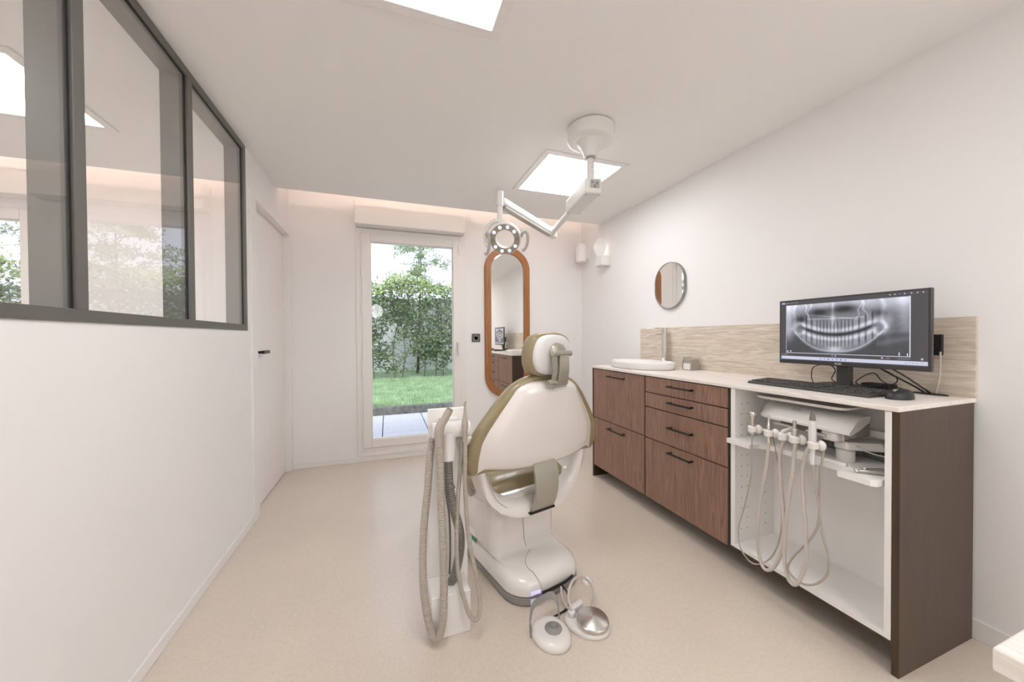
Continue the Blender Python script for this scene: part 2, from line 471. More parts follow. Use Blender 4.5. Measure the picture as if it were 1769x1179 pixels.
light_panel(.9, 1.53, -.9, -.27, 'added square fill light panel behind the camera, over the near end of the room')  # unseen panel, added as fill from behind the camera
light_panel(-2.05, -1.425, 2.03, 2.655, 'square ceiling light panel seen through the glass partition')
light_panel(-2.05, -1.425, .2, .83, 'added square fill light panel in the room behind the partition, nearer the camera')  # added to brighten the view through the partition

def pendant(x, y, z, r, label):
    t = thing('pendant_lamp', label, 'lamp', (x, y, ZC), group='round pendant lamps behind the camera')
    bm = NB(); lathe(bm, [(.001, 0), (.055, 0), (.05, -.02), (.001, -.022)], (x, y, ZC)); part('ceiling_rose', bm, M['trimpaint'], t)
    bm = NB(); cyl(bm, (x, y, z+r), (x, y, ZC-.02), .004, seg=8); part('cord', bm, M['black'], t)
    bm = NB(); n_ = 16; lathe(bm, [(r*sin(pi*k/n_), -r*cos(pi*k/n_)) for k in range(n_+1)], (x, y, z), seg=32); part('globe_shade', bm, M['globe'], t, smooth=60)
pendant(-.25, -1.7, 1.80, .16, 'round pendant lamp behind the camera, reflected in the garden door')
pendant(1.92, -1.5, 1.80, .16, 'added round fill lamp behind the camera near the right wall, nearer of the two')  # extra globe added to fill ceiling, bay and floor
pendant(1.92, -2.7, 1.80, .16, 'added round fill lamp behind the camera near the right wall, farther of the two')  # second extra globe, added for the same fill light
pendant(-2.4, -1.0, 1.80, .20, 'added round fill lamp in the room behind the glass partition')  # unseen lamp added because the neighbouring room was too dim
light_panel(-3.3, -2.675, 1.0, 1.625, 'added square fill light panel in the room behind the partition, beside its outer wall')  # another added panel that lifts the neighbouring room's light

# ------------------------------------------------------------------ exam lamp
PX, PY = 1.097, 1.762
lamp = thing('exam_lamp', 'white dental exam lamp hanging from the ceiling on a jointed arm', 'lamp', (PX, PY, ZC))
bm = NB(); lathe(bm, [(.05, 0), (.120, -.001), (.129, -.008), (.129, -.065), (.124, -.078), (.112, -.084), (.05, -.084)], (PX, PY, ZC))
part('ceiling_canopy', bm, M['whitecool'], lamp, smooth=50)
bm = NB(); lathe(bm, [(.080, -.083), (.074, -.090), (.060, -.108), (.047, -.135), (.037, -.158), (.036, -.168), (.020, -.168)], (PX, PY, ZC))
part('canopy_cone', bm, M['whitecool'], lamp, smooth=50)
bm = NB(); cyl(bm, (PX, PY, ZC-.16), (PX, PY, 2.05), .0205)
pole = part('pole', bm, M['whitecool'], lamp)
for zz in (2.095, 2.12):
    bm = NB(); cyl(bm, (PX-.004, PY-.0195, zz), (PX-.004, PY-.0215, zz), .0022, seg=8); part('screw', bm, M['greyplastic'], pole)
bm = NB(); cyl(bm, (PX, PY, ZC-.178), (PX, PY, ZC-.166), .026); part('collar', bm, M['silver'], pole)
# transformer box + horizontal arm
ad = Vector((1.225-PX, 2.52-PY, 0)).normalized(); an = Vector((ad.y, -ad.x, 0))
def obox(bm, o, u, v, w_, lu, lv, lw):
    """oriented box: origin centre, half sizes"""
    o = Vector(o); vs = []
    for c_ in ((-1, -1, -1), (1, -1, -1), (1, 1, -1), (-1, 1, -1), (-1, -1, 1), (1, -1, 1), (1, 1, 1), (-1, 1, 1)):
        vs.append(bm.verts.new(o+u*(c_[0]*lu)+v*(c_[1]*lv)+w_*(c_[2]*lw)))
    for f in ((0, 3, 2, 1), (4, 5, 6, 7), (0, 1, 5, 4), (1, 2, 6, 5), (2, 3, 7, 6), (3, 0, 4, 7)): bm.faces.new([vs[i] for i in f])
UZ = Vector((0, 0, 1))
bc = Vector((PX, PY, 2.008)) + ad*.125
bm = NB(); obox(bm, bc, ad, an, UZ, .175, .048, .044)
hb = part('transformer_box', bm, M['whitecool'], lamp, bevel=.012, bseg=4)
e0 = bc-ad*.175
bm = NB(); obox(bm, e0+an*.004+UZ*.008-ad*.001, ad, an, UZ, .002, .026, .022); part('socket_plate', bm, M['lightgrey'], hb)
bm = NB()
for a_, z_, r_ in ((-.010, .016, .0055), (.016, .012, .006), (.004, -.005, .007)): cyl(bm, e0+an*a_+UZ*z_-ad*.002, e0+an*a_+UZ*z_-ad*.007, r_, seg=14)
part('connector', bm, M['greyplastic'], hb)
bm = NB()
for a_ in (-1, 1):
    for b_ in (-1, 1):
        bm = NB(); cyl(bm, bc+ad*.15*a_+an*.038*b_-UZ*.043, bc+ad*.15*a_+an*.038*b_-UZ*.0455, .004, seg=10); part('screw', bm, M['greyplastic'], hb)
EL = Vector((1.222, 2.50, 1.985))
bm = NB(); a0 = bc+ad*.17-UZ*.005; tube(bm, [a0, a0.lerp(EL, .5), EL], .021, seg=20, smooth=False)
cyl(bm, EL-UZ*.045, EL+UZ*.035, .029); part('horizontal_arm', bm, M['whitecool'], lamp)
TP = Vector((.695, 2.20, 2.065))
sd = (TP-EL).normalized(); sw = sd.cross(UZ).normalized(); sn = sw.cross(sd).normalized()
mid = (EL+TP)/2-UZ*.012
bm = NB(); obox(bm, mid+sn*.002, sd, sw, sn, (TP-EL).length/2-.008, .024, .024); sa = part('spring_arm', bm, M['whitecool'], lamp, bevel=.011, bseg=4)
bm = NB(); obox(bm, mid-sn*.031, sd, sw, sn, (TP-EL).length/2-.04, .021, .008); part('arm_cover', bm, M['lightgrey'], sa, bevel=.003)
bm = NB(); cyl(bm, TP-UZ*.05, TP+UZ*.042, .023); cyl(bm, TP+UZ*.042, TP+UZ*.048, .023, .018)
tube(bm, [TP-UZ*.045, TP-UZ*.09, TP+Vector((.004, .012, -.135)), TP+Vector((.022, .03, -.175))], .0175, seg=16); part('yoke', bm, M['whitecool'], lamp)
RC = Vector((.727, 2.20, 1.806))
rn = (Vector((0, 0, 1.17))-RC).normalized(); rn = (rn+Vector((-.16, .0, -.42))).normalized()
rx, rz = frame_axes(rn)      # two axes in the ring plane
rx = -rx
def rp(a, r, h): return RC + rx*(r*cos(a)) + rz*(r*sin(a)) + rn*h
bm = NB(); N = 56
prof = [(.060, .0), (.100, .0), (.104, -.006), (.106, -.03), (.098, -.056), (.078, -.062), (.064, -.050), (.060, -.03)]
loft(bm, [[rp(2*pi*i/N, r_, h_) for r_, h_ in prof] for i in range(N)], closed=True)
rb = part('lamp_head', bm, M['whitecool'], lamp, smooth=50)
bm = NB(); prof = [(.0635, .0005), (.0975, .0005), (.0975, .003), (.0635, .003)]
loft(bm, [[rp(2*pi*i/N, r_, h_) for r_, h_ in prof] for i in range(N)], closed=True)
part('led_ring_plate', bm, M['silver'], rb, label='taupe ring plate carrying the LEDs')
for k in range(10):
    a = radians(90+18+36*k)
    bm = NB(); c_ = rp(a, .081, .003)
    if k in (2, 7):
        lathe(bm, [(.0001, 0), (.0095, 0), (.0085, .002), (.0001, .0025)], c_, rn, 16); part('sensor', bm, M['greyplastic'], rb)
    else:
        lathe(bm, [(.0001, 0), (.0115, 0), (.0105, .003), (.006, .005), (.0001, .0055)], c_, rn, 16); part('led', bm, M['lampled'], rb)
# bracket behind ring and two grab handles
bm = NB(); tube(bm, [rp(radians(90), .098, -.05), rp(radians(125), .125, -.05), rp(radians(160), .135, -.035), rp(radians(180), .130, -.02)], .014, seg=12)
tube(bm, [rp(radians(180), .134, -.022), rp(radians(195), .134, -.012), rp(radians(203), .118, 0)], .012, seg=12); part('head_bracket', bm, M['whitecool'], lamp)
for s_, a0 in ((-1, 176), (1, 6)):
    def hp(dx, dz, h): return rp(radians(a0), .108, -.02) + rx*dx + rz*dz + rn*h
    bm = NB()
    if s_ < 0: tube(bm, [hp(.004, .002, 0), hp(-.006, .030, .02), hp(.004, .042, .045), hp(.014, .02, .06), hp(.006, -.04, .065), hp(-.012, -.085, .06), hp(-.028, -.088, .055)], .0095, seg=12)
    else: tube(bm, [hp(-.004, -.006, 0), hp(.012, .022, .01), hp(.034, .030, .02), hp(.044, .0, .03), hp(.036, -.05, .035), hp(.016, -.082, .035), hp(.004, -.082, .033)], .0095, seg=12)
    part('grab_handle', bm, M['lightgrey'], lamp)

# ------------------------------------------------------------------ wall things on the back wall
mz = thing('wall_mirror', 'tall rounded wall mirror in a honey oak frame beside the garden door', 'mirror', (1.218, YB-.02, .523))
o_out = stadium(1.218, 1.323, .2515, .80, .235); o_in = stadium(1.218, 1.323, .186, .735, .172)
def rimring(bm, outer, inner, y0, y1):
    R = []
    for a, b_ in zip(outer, inner): R.append([(a[0], y1, a[1]), (a[0], y0+.006, a[1]), (a[0]*.94+b_[0]*.06, y0, a[1]*.94+b_[1]*.06), (b_[0], y0, b_[1]), (b_[0], y1, b_[1])])
    return loft(bm, R, closed=True)
bm = NB(); rimring(bm, o_out, o_in, YB-.034, YB-.001); part('mirror_frame', bm, M['oak'], mz)
bm = NB(); prism(bm, stadium(1.218, 1.323, .19, .74, .176), 'y', YB-.014, YB-.004); part('mirror_glass', bm, M['mirror'], mz)

so = thing('wall_socket', 'square anthracite wall socket between the garden door and the tall mirror', 'socket', (.873, YB, 1.163))
bm = NB(); box(bm, .829, YB-.010, 1.120, .917, YB-.0005, 1.206); part('plate', bm, M['anthracite'], so, bevel=.003)
bm = NB(); lathe(bm, [(.030, .0), (.030, .003), (.022, .003), (.020, -.004), (.0001, -.004)], (.873, YB-.010, 1.163), (0, -1, 0)); part('outlet', bm, M['greyplastic'], so)
bm = NB(); cyl(bm, (.873, YB-.006, 1.175), (.873, YB-.017, 1.175), .003, seg=10); part('earth_pin', bm, M['steel'], so)

so = thing('wall_socket', 'black socket plate on the stone splashback behind the monitor', 'socket', (XR, .815, 1.127))
bm = NB(); box(bm, XR-.024, .773, 1.085, XR-.0125, .853, 1.170); part('plate', bm, M['blackmatt'], so, bevel=.003)
bm = NB(); lathe(bm, [(.026, .0), (.026, .002), (.020, .002), (.019, -.004), (.0001, -.004)], (XR-.024, .813, 1.127), (-1, 0, 0)); part('outlet', bm, M['black'], so)

# cylindrical fixture in the corner
fx = thing('wall_speaker', 'white cylindrical speaker on a bracket in the corner of the room', 'speaker', (2.030, 3.455, 1.99))
bm = NB(); lathe(bm, [(.0001, 0), (.050, 0), (.057, .004), (.058, .012)], (2.030, 3.455, 1.99)); part('bottom_cap', bm, M['trimpaint'], fx, smooth=50)
bm = NB()
rg = []
for zz in (2.003, 2.187):
    rg.append([(2.030+.059*cos(2*pi*i/64), 3.455+.059*sin(2*pi*i/64), zz) for i in range(64)])
loft(bm, rg); part('speaker_body', bm, M['trimpaint'], fx, smooth=40)
bm = NB(); box(bm, 2.085, 3.44, 2.03, XR, 3.47, 2.16); part('wall_bracket', bm, M['trimpaint'], fx, bevel=.003)

wl = thing('wall_lamp', 'white wall lamp with a square base and curved shade glowing against the right wall', 'lamp', (XR, 3.13, 1.885))
bm = NB(); box(bm, XR-.11, 3.05, 1.885, XR-.001, 3.16, 1.98); part('lamp_base', bm, M['trimpaint'], wl, bevel=.006)
bm = NB()
R_ = []
sd_ = Vector((.83, -.55, 0)); sf_ = Vector((.55, .83, 0))
for i in range(15):
    t_ = i/14; z_ = 1.965+.205*t_
    wd = .010+.050*sin(pi*min(1, t_*.93+.03)); c_ = Vector((XR-.082, 3.115, z_))-sf_*.018*sin(pi*t_)
    R_.append([c_-sd_*wd, c_-sf_*.006, c_+sd_*wd, c_+sd_*wd+sf_*.003, c_-sf_*.003, c_-sd_*wd+sf_*.003])
loft(bm, R_); part('lamp_shade', bm, M['trimpaint'], wl, smooth=60)
bm = NB(); lathe(bm, [(.0001, 0), (.010, .004), (.013, .02), (.010, .036), (.0001, .042)], (XR-.050, 3.155, 2.045)); part('bulb', bm, M['bulb'], wl)

# oval mirror
om = thing('oval_mirror', 'small pill-shaped mirror with a thin dark rim above the washbasin', 'mirror', (XR, 2.245, 1.39))
oo = stadium(2.245, 1.57, .157, .183, .155); oi = stadium(2.245, 1.57, .1515, .1775, .150)
bm = NB(); R_ = [[(XR-.001, a[0], a[1]), (XR-.022, a[0], a[1]), (XR-.022, b_[0], b_[1]), (XR-.001, b_[0], b_[1])] for a, b_ in zip(oo, oi)]
loft(bm, R_, closed=True); part('mirror_frame', bm, M['greyplastic'], om)
bm = NB(); prism(bm, stadium(2.245, 1.57, .1525, .1785, .151), 'x', XR-.018, XR-.006); part('mirror_glass', bm, M['mirror'], om)

# ------------------------------------------------------------------ cabinets
FX = 1.625
def handle(y0, y1, z, parent):
    bm = NB(); box(bm, FX-.034, y0, z-.005, FX-.024, y1, z+.005)
    for y_ in (y0+.004, y1-.016): box(bm, FX-.026, y_, z-.005, FX, y_+.012, z+.005)
    part('handle', bm, M['handle'], parent, bevel=.0015)
CT = .906
c1 = thing('base_cabinet', 'dark oak base cabinet with two deep fronts under the washbasin', 'cabinet', (1.87, 2.26, 0))
bm = NB(); box(bm, FX+.022, 1.952, .10, 2.11, 2.572, CT-.002); part('carcass', bm, M['carcass'], c1)
bm = NB(); box(bm, FX, 2.574, 0, 2.11, 2.592, CT); part('end_panel', bm, M['panel'], c1, bevel=.001)
for z0, z1, zh in ((.100, .497, .452), (.503, .902, .860)):
    bm = NB(); box(bm, FX, 1.955, z0, FX+.020, 2.570, z1); f_ = part('drawer_front', bm, M['wood'], c1, bevel=.0012)
    handle(2.155, 2.350, zh, f_)
c2 = thing('drawer_cabinet', 'dark oak cabinet with four drawers, between the basin cabinet and the open bay', 'cabinet', (1.87, 1.63, 0))
bm = NB(); box(bm, FX+.022, 1.320, .10, 2.11, 1.946, CT-.002); box(bm, FX+.004, 1.318, .10, FX+.03, 1.330, CT-.002); box(bm, FX+.006, 1.944, .10, FX+.03, 1.950, CT-.002)
part('carcass', bm, M['carcass'], c2)
for z0, z1, zh in ((.100, .494, .458), (.500, .699, .611), (.705, .796, .763), (.802, .902, .862)):
    bm = NB(); box(bm, FX, 1.334, z0, FX+.020, 1.942, z1); f_ = part('drawer_front', bm, M['wood'], c2, bevel=.0012)
    handle(1.543, 1.722, zh, f_)
c3 = thing('open_cabinet', 'open white cabinet bay with a dark brown end panel, housing the instrument unit', 'cabinet', (1.87, 1.0, 0))
bm = NB(); box(bm, FX, .692, 0, 2.11, .712, CT+.002); part('end_panel', bm, M['panel'], c3, bevel=.001, label='dark brown end panel')
bm = NB(); box(bm, FX, 1.293, .133, 2.10, 1.316, CT); sp = part('side_panel', bm, M['melamine'], c3)
bm = NB(); box(bm, FX, .713, .133, 2.10, .731, CT); part('side_panel', bm, M['melamine'], c3)
bm = NB(); box(bm, FX, .713, .115, 2.10, 1.316, .133); part('bottom_panel', bm, M['melamine'], c3)
bm = NB(); box(bm, FX+.003, .713, .100, 2.10, 1.318, .1148); part('base_board', bm, M['panel'], c3)
bm = NB(); box(bm, 1.905, .731, .133, 1.920, 1.293, CT); part('back_panel', bm, M['melamine'], c3)
bm = NB()
for xx in (FX+.045, FX+.085, 1.84):
    for k in range(13):
        zz = .20+.0525*k
        cyl(bm, (xx, 1.2935, zz), (xx, 1.2925, zz), .0028, seg=8)
part('shelf_pin_hole', bm, M['black_hole'], sp, kind='stuff')
pl = NB(); box(pl, 1.79, .715, 0, 1.81, 2.572, .10)
single('plinth', pl, M['carcass'], (1.80, 1.6, 0), 'dark recessed plinth board under the cabinet row', 'plinth')

bm = NB(); box(bm, 1.617, .692, .908, XR-.001, 2.597, .9255)
single('worktop', bm, M['worktop'], (1.87, 1.64, .908), 'beige travertine-look worktop running over the whole cabinet row', 'worktop', bevel=.002)
bm = NB(); box(bm, XR-.012, .690, .9257, XR-.0005, 2.592, 1.238)
single('splashback', bm, M['splash'], (XR, 1.64, .926), 'beige striated stone splashback on the right wall behind the worktop', 'splashback', bevel=.001)

# ------------------------------------------------------------------ washbasin, tap, dispenser
BX, BY = 1.858, 2.268
ell = lambda a, b_, z, n=64: [(BX+b_*cos(2*pi*i/n), BY+a*sin(2*pi*i/n), z) for i in range(n)]
bm = NB(); loft(bm, [ell(.268, .178, .926), ell(.278, .188, .930), ell(.287, .197, .965), ell(.289, .199, .974), ell(.286, .196, .977), ell(.280, .190, .974), ell(.262, .172, .955), ell(.235, .148, .937), ell(.12, .08, .932), ell(.02, .02, .931)])
wb = single('washbasin', bm, M['ceramic'], (BX, BY, .926), 'white oval ceramic washbasin sitting on the worktop', 'sink', smooth=60)
bm = NB(); lathe(bm, [(.0001, 0), (.022, 0), (.020, .003), (.0001, .005)], (BX, BY, .9325)); part('drain', bm, M['chrome'], wb)
TX, TY = 2.068, 2.252
tp = thing('tap', 'tall chrome basin tap with a thin flat spout behind the washbasin', 'tap', (TX, TY, .926))
bm = NB(); lathe(bm, [(.0001, 0), (.028, 0), (.028, .004), (.0225, .006), (.0225, .285), (.0001, .285)], (TX, TY, .926)); part('tap_body', bm, M['chrome'], tp)
bm = NB(); ribbon(bm, [(TX-.01, TY+.01, 1.183), (TX-.07, TY+.035, 1.184), (TX-.105, TY+.05, 1.182), (TX-.125, TY+.06, 1.168), (TX-.15, TY+.072, 1.166)], .022, .006, (.38, .92, 0)); part('spout', bm, M['chrome'], tp)
bm = NB(); obox(bm, (TX-.06, TY+.025, 1.232), Vector((-.92, .38, 0)), Vector((.38, .92, 0)), UZ, .085, .010, .003); cyl(bm, (TX, TY, 1.214), (TX, TY, 1.236), .0225); part('lever', bm, M['chrome'], tp)

dz = thing('tissue_dispenser', 'small clear and silver box dispenser on the worktop beside the tap', 'dispenser', (2.05, 1.965, .926))
bm = NB(); box(bm, 2.012, 1.935, .9262, 2.085, 2.005, 1.005); part('box_body', bm, M['silver'], dz, bevel=.002)
bm = NB(); box(bm, 2.008, 1.925, .9262, 2.095, 1.934, 1.020); part('side_plate', bm, M['cleargl'], dz, bevel=.001)
bm = NB(); box(bm, 2.008, 2.006, .9262, 2.095, 2.013, 1.020); part('side_plate', bm, M['chrome'], dz, bevel=.001)
bm = NB(); box(bm, 2.005, 1.940, .930, 2.0115, 2.000, .975); part('paper_slot', bm, M['paper'], dz, bevel=.002)

# ------------------------------------------------------------------ monitor
MX, MY0, MY1, MZ0, MZ1 = 1.93, .737, 1.286, 1.028, 1.347
TW = .9258
mo = thing('monitor', 'black flat computer monitor showing a panoramic dental X-ray', 'monitor', (2.0, 1.03, TW))
bm = NB(); box(bm, MX, MY0, MZ0, MX+.018, MY1, MZ1); case = part('screen_case', bm, M['bezel'], mo, bevel=.003)
bm = NB(); box(bm, MX+.018, MY0+.08, MZ0+.03, MX+.045, MY1-.08, MZ1-.07); part('rear_housing', bm, M['black'], mo, bevel=.01)
bm = NB(); box(bm, 1.985, 1.018, TW+.006, 2.020, 1.068, 1.20); part('stand', bm, M['standgrey'], mo, bevel=.005)
bm = NB(); box(bm, 1.90, .925, TW, 2.085, 1.150, TW+.012); part('stand_foot', bm, M['black'], mo, bevel=.004)
text_part('logo', 'AOC', .0125, M['paper'], case, Matrix.Translation((MX-.0006, 1.03, MZ0+.0105)) @ Matrix(((0, 0, -1, 0), (-1, 0, 0, 0), (0, 1, 0, 0), (0, 0, 0, 1))), label='pale brand lettering')
# screen picture: a fine grid whose vertices carry the picture that the display gives off
SW, SH = 380, 214
rng = np.random.RandomState(3)
def vnoise(w_, h_, fx_, fy_):
    g = rng.rand(fy_+2, fx_+2); xs_ = np.linspace(0, fx_, w_); ys_ = np.linspace(0, fy_, h_)
    xi = xs_.astype(int); yi = ys_.astype(int); xf = xs_-xi; yf = ys_-yi; xf = xf*xf*(3-2*xf); yf = yf*yf*(3-2*yf)
    A = g[np.ix_(yi, xi)]; B = g[np.ix_(yi, xi+1)]; C_ = g[np.ix_(yi+1, xi)]; D = g[np.ix_(yi+1, xi+1)]
    return (A*(1-xf)+B*xf)*(1-yf)[:, None]+(C_*(1-xf)+D*xf)*yf[:, None]
def xray(a, b_, nz):
    g = lambda x, s: np.exp(-(x/s)**2)
    v = .50+.16*(nz-.5)
    v = v+.30*g(b_-.02, .14)+.22*g(a-.02, .05)+.16*g(a-.955, .045)
    v = v-.42*(g(a-.315, .075)*g(b_-.17, .075))**.8-.50*(g(a-.53, .10)*g(b_-.13, .07))**.8-.30*g(a-.15, .06)*g(b_-.30, .06)-.22*g(a-.80, .06)*g(b_-.24, .06)-.14*g(a-.93, .05)*g(b_-.5, .2)
    v = v+.24*g(a-.44, .012)*g(b_-.10, .12)+.25*g(a-.44, .02)*g(b_-.33, .12)
    bj = np.maximum(.48, .97-.42*(np.abs(a-.455)/.38)**2.5)                                  # lower border of the jaw
    bm_ = .625-1.75*(a-.455)**2                                # bite gap
    below = 1/(1+np.exp(-(b_-bj-.12*(1-1/(1+np.exp((np.abs(a-.455)-.38)/.012))))/.02))
    fade = 1/(1+np.exp((np.abs(a-.455)-.375)/.006))
    v = v+.30*g(b_-bj+.02, .022)*fade
    for s2_ in (-1, 1): v = v+.15*g(a-.455-s2_*(.385-.05*(.55-b_)+.012*np.sin(b_*14)), .018)*(b_ < .52)
    v = v*(1-below)+below*(.24+.08*nz+.35*g(a-.02, .06)*g(b_-.55, .2)+.10*g(b_-(.72+.45*(.93-a)), .05)*(a > .78))
    inside = 1/(1+np.exp((np.abs(a-.47)-.305)/.012))
    up = 1/(1+np.exp(-(b_-(bm_-.25))/.014))*1/(1+np.exp((b_-bm_+.035)/.01))*inside
    lo = 1/(1+np.exp(-(b_-(bm_+.035))/.012))*1/(1+np.exp((b_-(bm_+.235))/.02))*inside
    wt = np.where(np.abs(a-.45) > .16, .050, .030)
    tooth = np.abs(np.sin(pi*(a-.452)/wt))**.5
    v = v+up*(tooth*.46-.32+.24*g(b_-bm_+.075, .045))
    v = v+lo*(tooth*.46-.30+.22*g(b_-bm_-.085, .04))
    root = np.abs(np.sin(pi*(a-.452)/wt*2))
    v = v-.10*up*(1-root)*(b_ < bm_-.12)-.10*lo*(1-root)*(b_ > bm_+.13)
    v = v-.34*g(b_-bm_, .028)*inside-.20*g(a-.495, .006)*g(b_-bm_+.08, .06)
    for s_, c_ in ((-1, .14), (1, .80)): v = v+.20*g(np.hypot((a-c_)/.9, (b_-.50)/2.2)-.05, .018)*(b_ > .22)
    v = v+.20*g(b_-(.315-.18*(a-.45)**2), .012)*(np.abs(a-.45) < .24)+.22*g(b_-.275-.3*(a-.42), .007)*(np.abs(a-.45) < .2)
    for c_ in (.205, .225, .655, .69): v = v+.22*g(a-c_-.12*(b_-.15)*(1 if c_ in (.205, .69) else -1)-.01*np.sin(b_*30), .006)/(1+np.exp((b_-.30)/.03))
    v = v+.30*g(b_-.90, .05)*g(a-.455, .07)
    v = v+.12*g(a-.86, .03)*g(b_-.45, .3)
    return np.clip(v, .10, .97)
aa, bb = np.meshgrid(np.linspace(0, 1, SW), np.linspace(0, 1, SH))
img = np.zeros((SH, SW, 3)); img[:] = (.285, .275, .29)
u0, u1, v0, v1 = .050, .905, .065, .875
ins = (aa > u0) & (aa < u1) & (bb > v0) & (bb < v1)
A_ = (aa-u0)/(u1-u0); B_ = (bb-v0)/(v1-v0)
nz = .5*vnoise(SW, SH, 14, 8)+.3*vnoise(SW, SH, 40, 24)+.2*vnoise(SW, SH, 110, 60)
xr = xray(A_, B_, nz)
for k, c_ in enumerate((.95, .96, 1.02)): img[..., k] = np.where(ins, np.clip(xr*c_, 0, 1), img[..., k])
def rect(a0, a1, b0, b1, c_): img[(aa > a0) & (aa < a1) & (bb > b0) & (bb < b1)] = c_
rect(.048, .0515, .06, .88, (.85, .85, .9)); rect(.903, .908, .06, .88, (.9, .9, .95)); rect(.05, .905, .872, .878, (.8, .8, .85))
rect(0, 1, .93, .985, (.80, .81, .88)); rect(.0, .012, .93, 1, (.45, .62, .72)); rect(.008, .042, .012, .035, (.72, .77, .93))
for k in range(6): rect(.055+.018*k, .061+.018*k, .018, .030, (.75, .75, .78))
for k, x_ in enumerate((.79, .82, .845, .872, .91, .94, .97)): rect(x_, x_+.008, .018, .032, (.8, .8, .85) if k != 2 else (.55, .4, .9))
for k in range(7): rect(.33+.03*k, .342+.03*k, .945, .968, [(.45, .55, .85), (.6, .62, .7), (.4, .5, .7)][k % 3])
for x_ in (.42, .442): rect(x_, x_+.007, .895, .912, (.8, .8, .82))
rect(.745, .757, .895, .912, (.8, .8, .85)); rect(.775, .795, .898, .91, (.6, .6, .62)); rect(.84, .91, .903, .907, (.7, .7, .74)); rect(.965, .975, .89, .912, (.8, .8, .82))
for x_ in (.012, .035, .055): rect(x_, x_+.008, .895, .908, (.7, .7, .75))
for x_ in (.88, .90, .92, .94, .965): rect(x_, x_+.010, .95, .965, (.65, .67, .76))
rect(.06, .066, .84, .868, (.95, .95, 1)); rect(.085, .093, .835, .862, (.95, .95, 1)); rect(.89, .896, .83, .868, (.95, .95, 1)); rect(.845, .85, .82, .868, (.9, .9, .95))
sy0, sy1, sz0, sz1 = MY1-.008, MY0+.008, MZ1-.008, MZ0+.0175     # left->right, top->bottom as seen
me = bpy.data.meshes.new('display')
Yv = sy0+(sy1-sy0)*aa; Zv = sz0+(sz1-sz0)*bb
og = ORG[mo.name]
verts = np.stack([np.full_like(Yv, MX-.0012)-og.x, Yv-og.y, Zv-og.z], -1).reshape(-1, 3)
ii = np.arange(SW*SH).reshape(SH, SW)
faces = np.stack([ii[:-1, :-1], ii[1:, :-1], ii[1:, 1:], ii[:-1, 1:]], -1).reshape(-1, 4)
me.from_pydata(verts.tolist(), [], faces.tolist())
ca = me.color_attributes.new('picture', 'FLOAT_COLOR', 'POINT')
lin = np.where(img <= .04045, img/12.92, ((img+.055)/1.055)**2.4)
ca.data.foreach_set('color', np.concatenate([lin, np.ones((SH, SW, 1))], -1).reshape(-1).astype(np.float32))
m, nt, b = new_mat('xray_screen')
at = nt.nodes.new('ShaderNodeAttribute'); at.attribute_name = 'picture'
setin(b, 'Base Color', (.01, .01, .01, 1)); setin(b, 'Roughness', .35); setin(b, 'Emission Strength', 1.0)
nt.links.new(at.outputs['Color'], b.inputs['Emission Color'])
me.materials.append(m)
o = bpy.data.objects.new('display', me); COL.objects.link(o); o.parent = case; o['label'] = 'lit screen with a panoramic dental X-ray'; ORG[o.name] = og

# cables behind the monitor
def cable(pts, r, mat, label, name='cable', group=None, **kw):
    bm = NB(); tube(bm, pts, r, seg=8, n=8, **kw)
    return single(name, bm, mat, tuple(pts[0]), label, 'cable', group)
cable([(2.0, 1.17, .932), (2.02, 1.19, .965), (2.03, 1.185, 1.01), (2.04, 1.13, 1.025), (2.04, 1.10, 1.0), (2.05, 1.12, .955), (2.07, 1.10, .931), (2.09, 1.12, .930)], .0022, M['black'], 'thin black cable loop to the left of the monitor stand')
cable([(2.03, 1.00, 1.04), (2.04, .93, 1.02), (2.05, .885, .985), (2.05, .90, .955), (2.04, .98, .940), (2.02, 1.01, .955), (2.04, .96, 1.0), (2.06, .93, .96), (2.08, .86, .931)], .0022, M['black'], 'thin black cable coiled to the right of the monitor stand')
cable([(2.0, .94, 1.04), (2.03, .885, .995), (2.06, .835, .955), (2.08, .815, .932)], .0035, M['black'], 'thick black cable from the monitor down to the worktop, left of its twin')
cable([(2.0, .90, 1.04), (2.03, .855, 1.0), (2.06, .815, .955), (2.085, .800, .932)], .0035, M['black'], 'thick black cable from the monitor down to the worktop, right of its twin')
cable([(2.095, .775, 1.10), (2.095, .777, 1.0), (2.09, .785, .932)], .0032, M['hoselight'], 'pale cable running down the splashback behind the monitor corner')
bm = NB(); box(bm, 2.045, .905, TW, 2.105, 1.005, TW+.026)
single('power_adapter', bm, M['blackmatt'], (2.075, .955, TW), 'black power adapter block lying behind the monitor stand', 'adapter', bevel=.004)
bm = NB(); loft(bm, [[(2.085+(.026-dd)*cos(2*pi*i/32), .80+(.052-dd)*sin(2*pi*i/32), z_) for i in range(32)] for dd, z_ in ((0, TW), (0, TW+.003), (.006, TW+.005))])
single('cable_grommet', bm, M['black'], (2.085, .80, TW), 'black oval cable grommet in the worktop by the mouse', 'grommet')

# keyboard
KX0, KX1, KY0, KY1 = 1.757, 1.898, .832, 1.322
kb = thing('keyboard', 'black computer keyboard lying on the worktop in front of the monitor', 'keyboard', ((KX0+KX1)/2, (KY0+KY1)/2, TW))
bm = NB(); prism(bm, [(KX0-.010, TW), (KX0-.012, TW+.006), (KX0, TW+.013), (KX1, TW+.020), (KX1+.006, TW+.016), (KX1+.004, TW)], 'y', KY0, KY1)
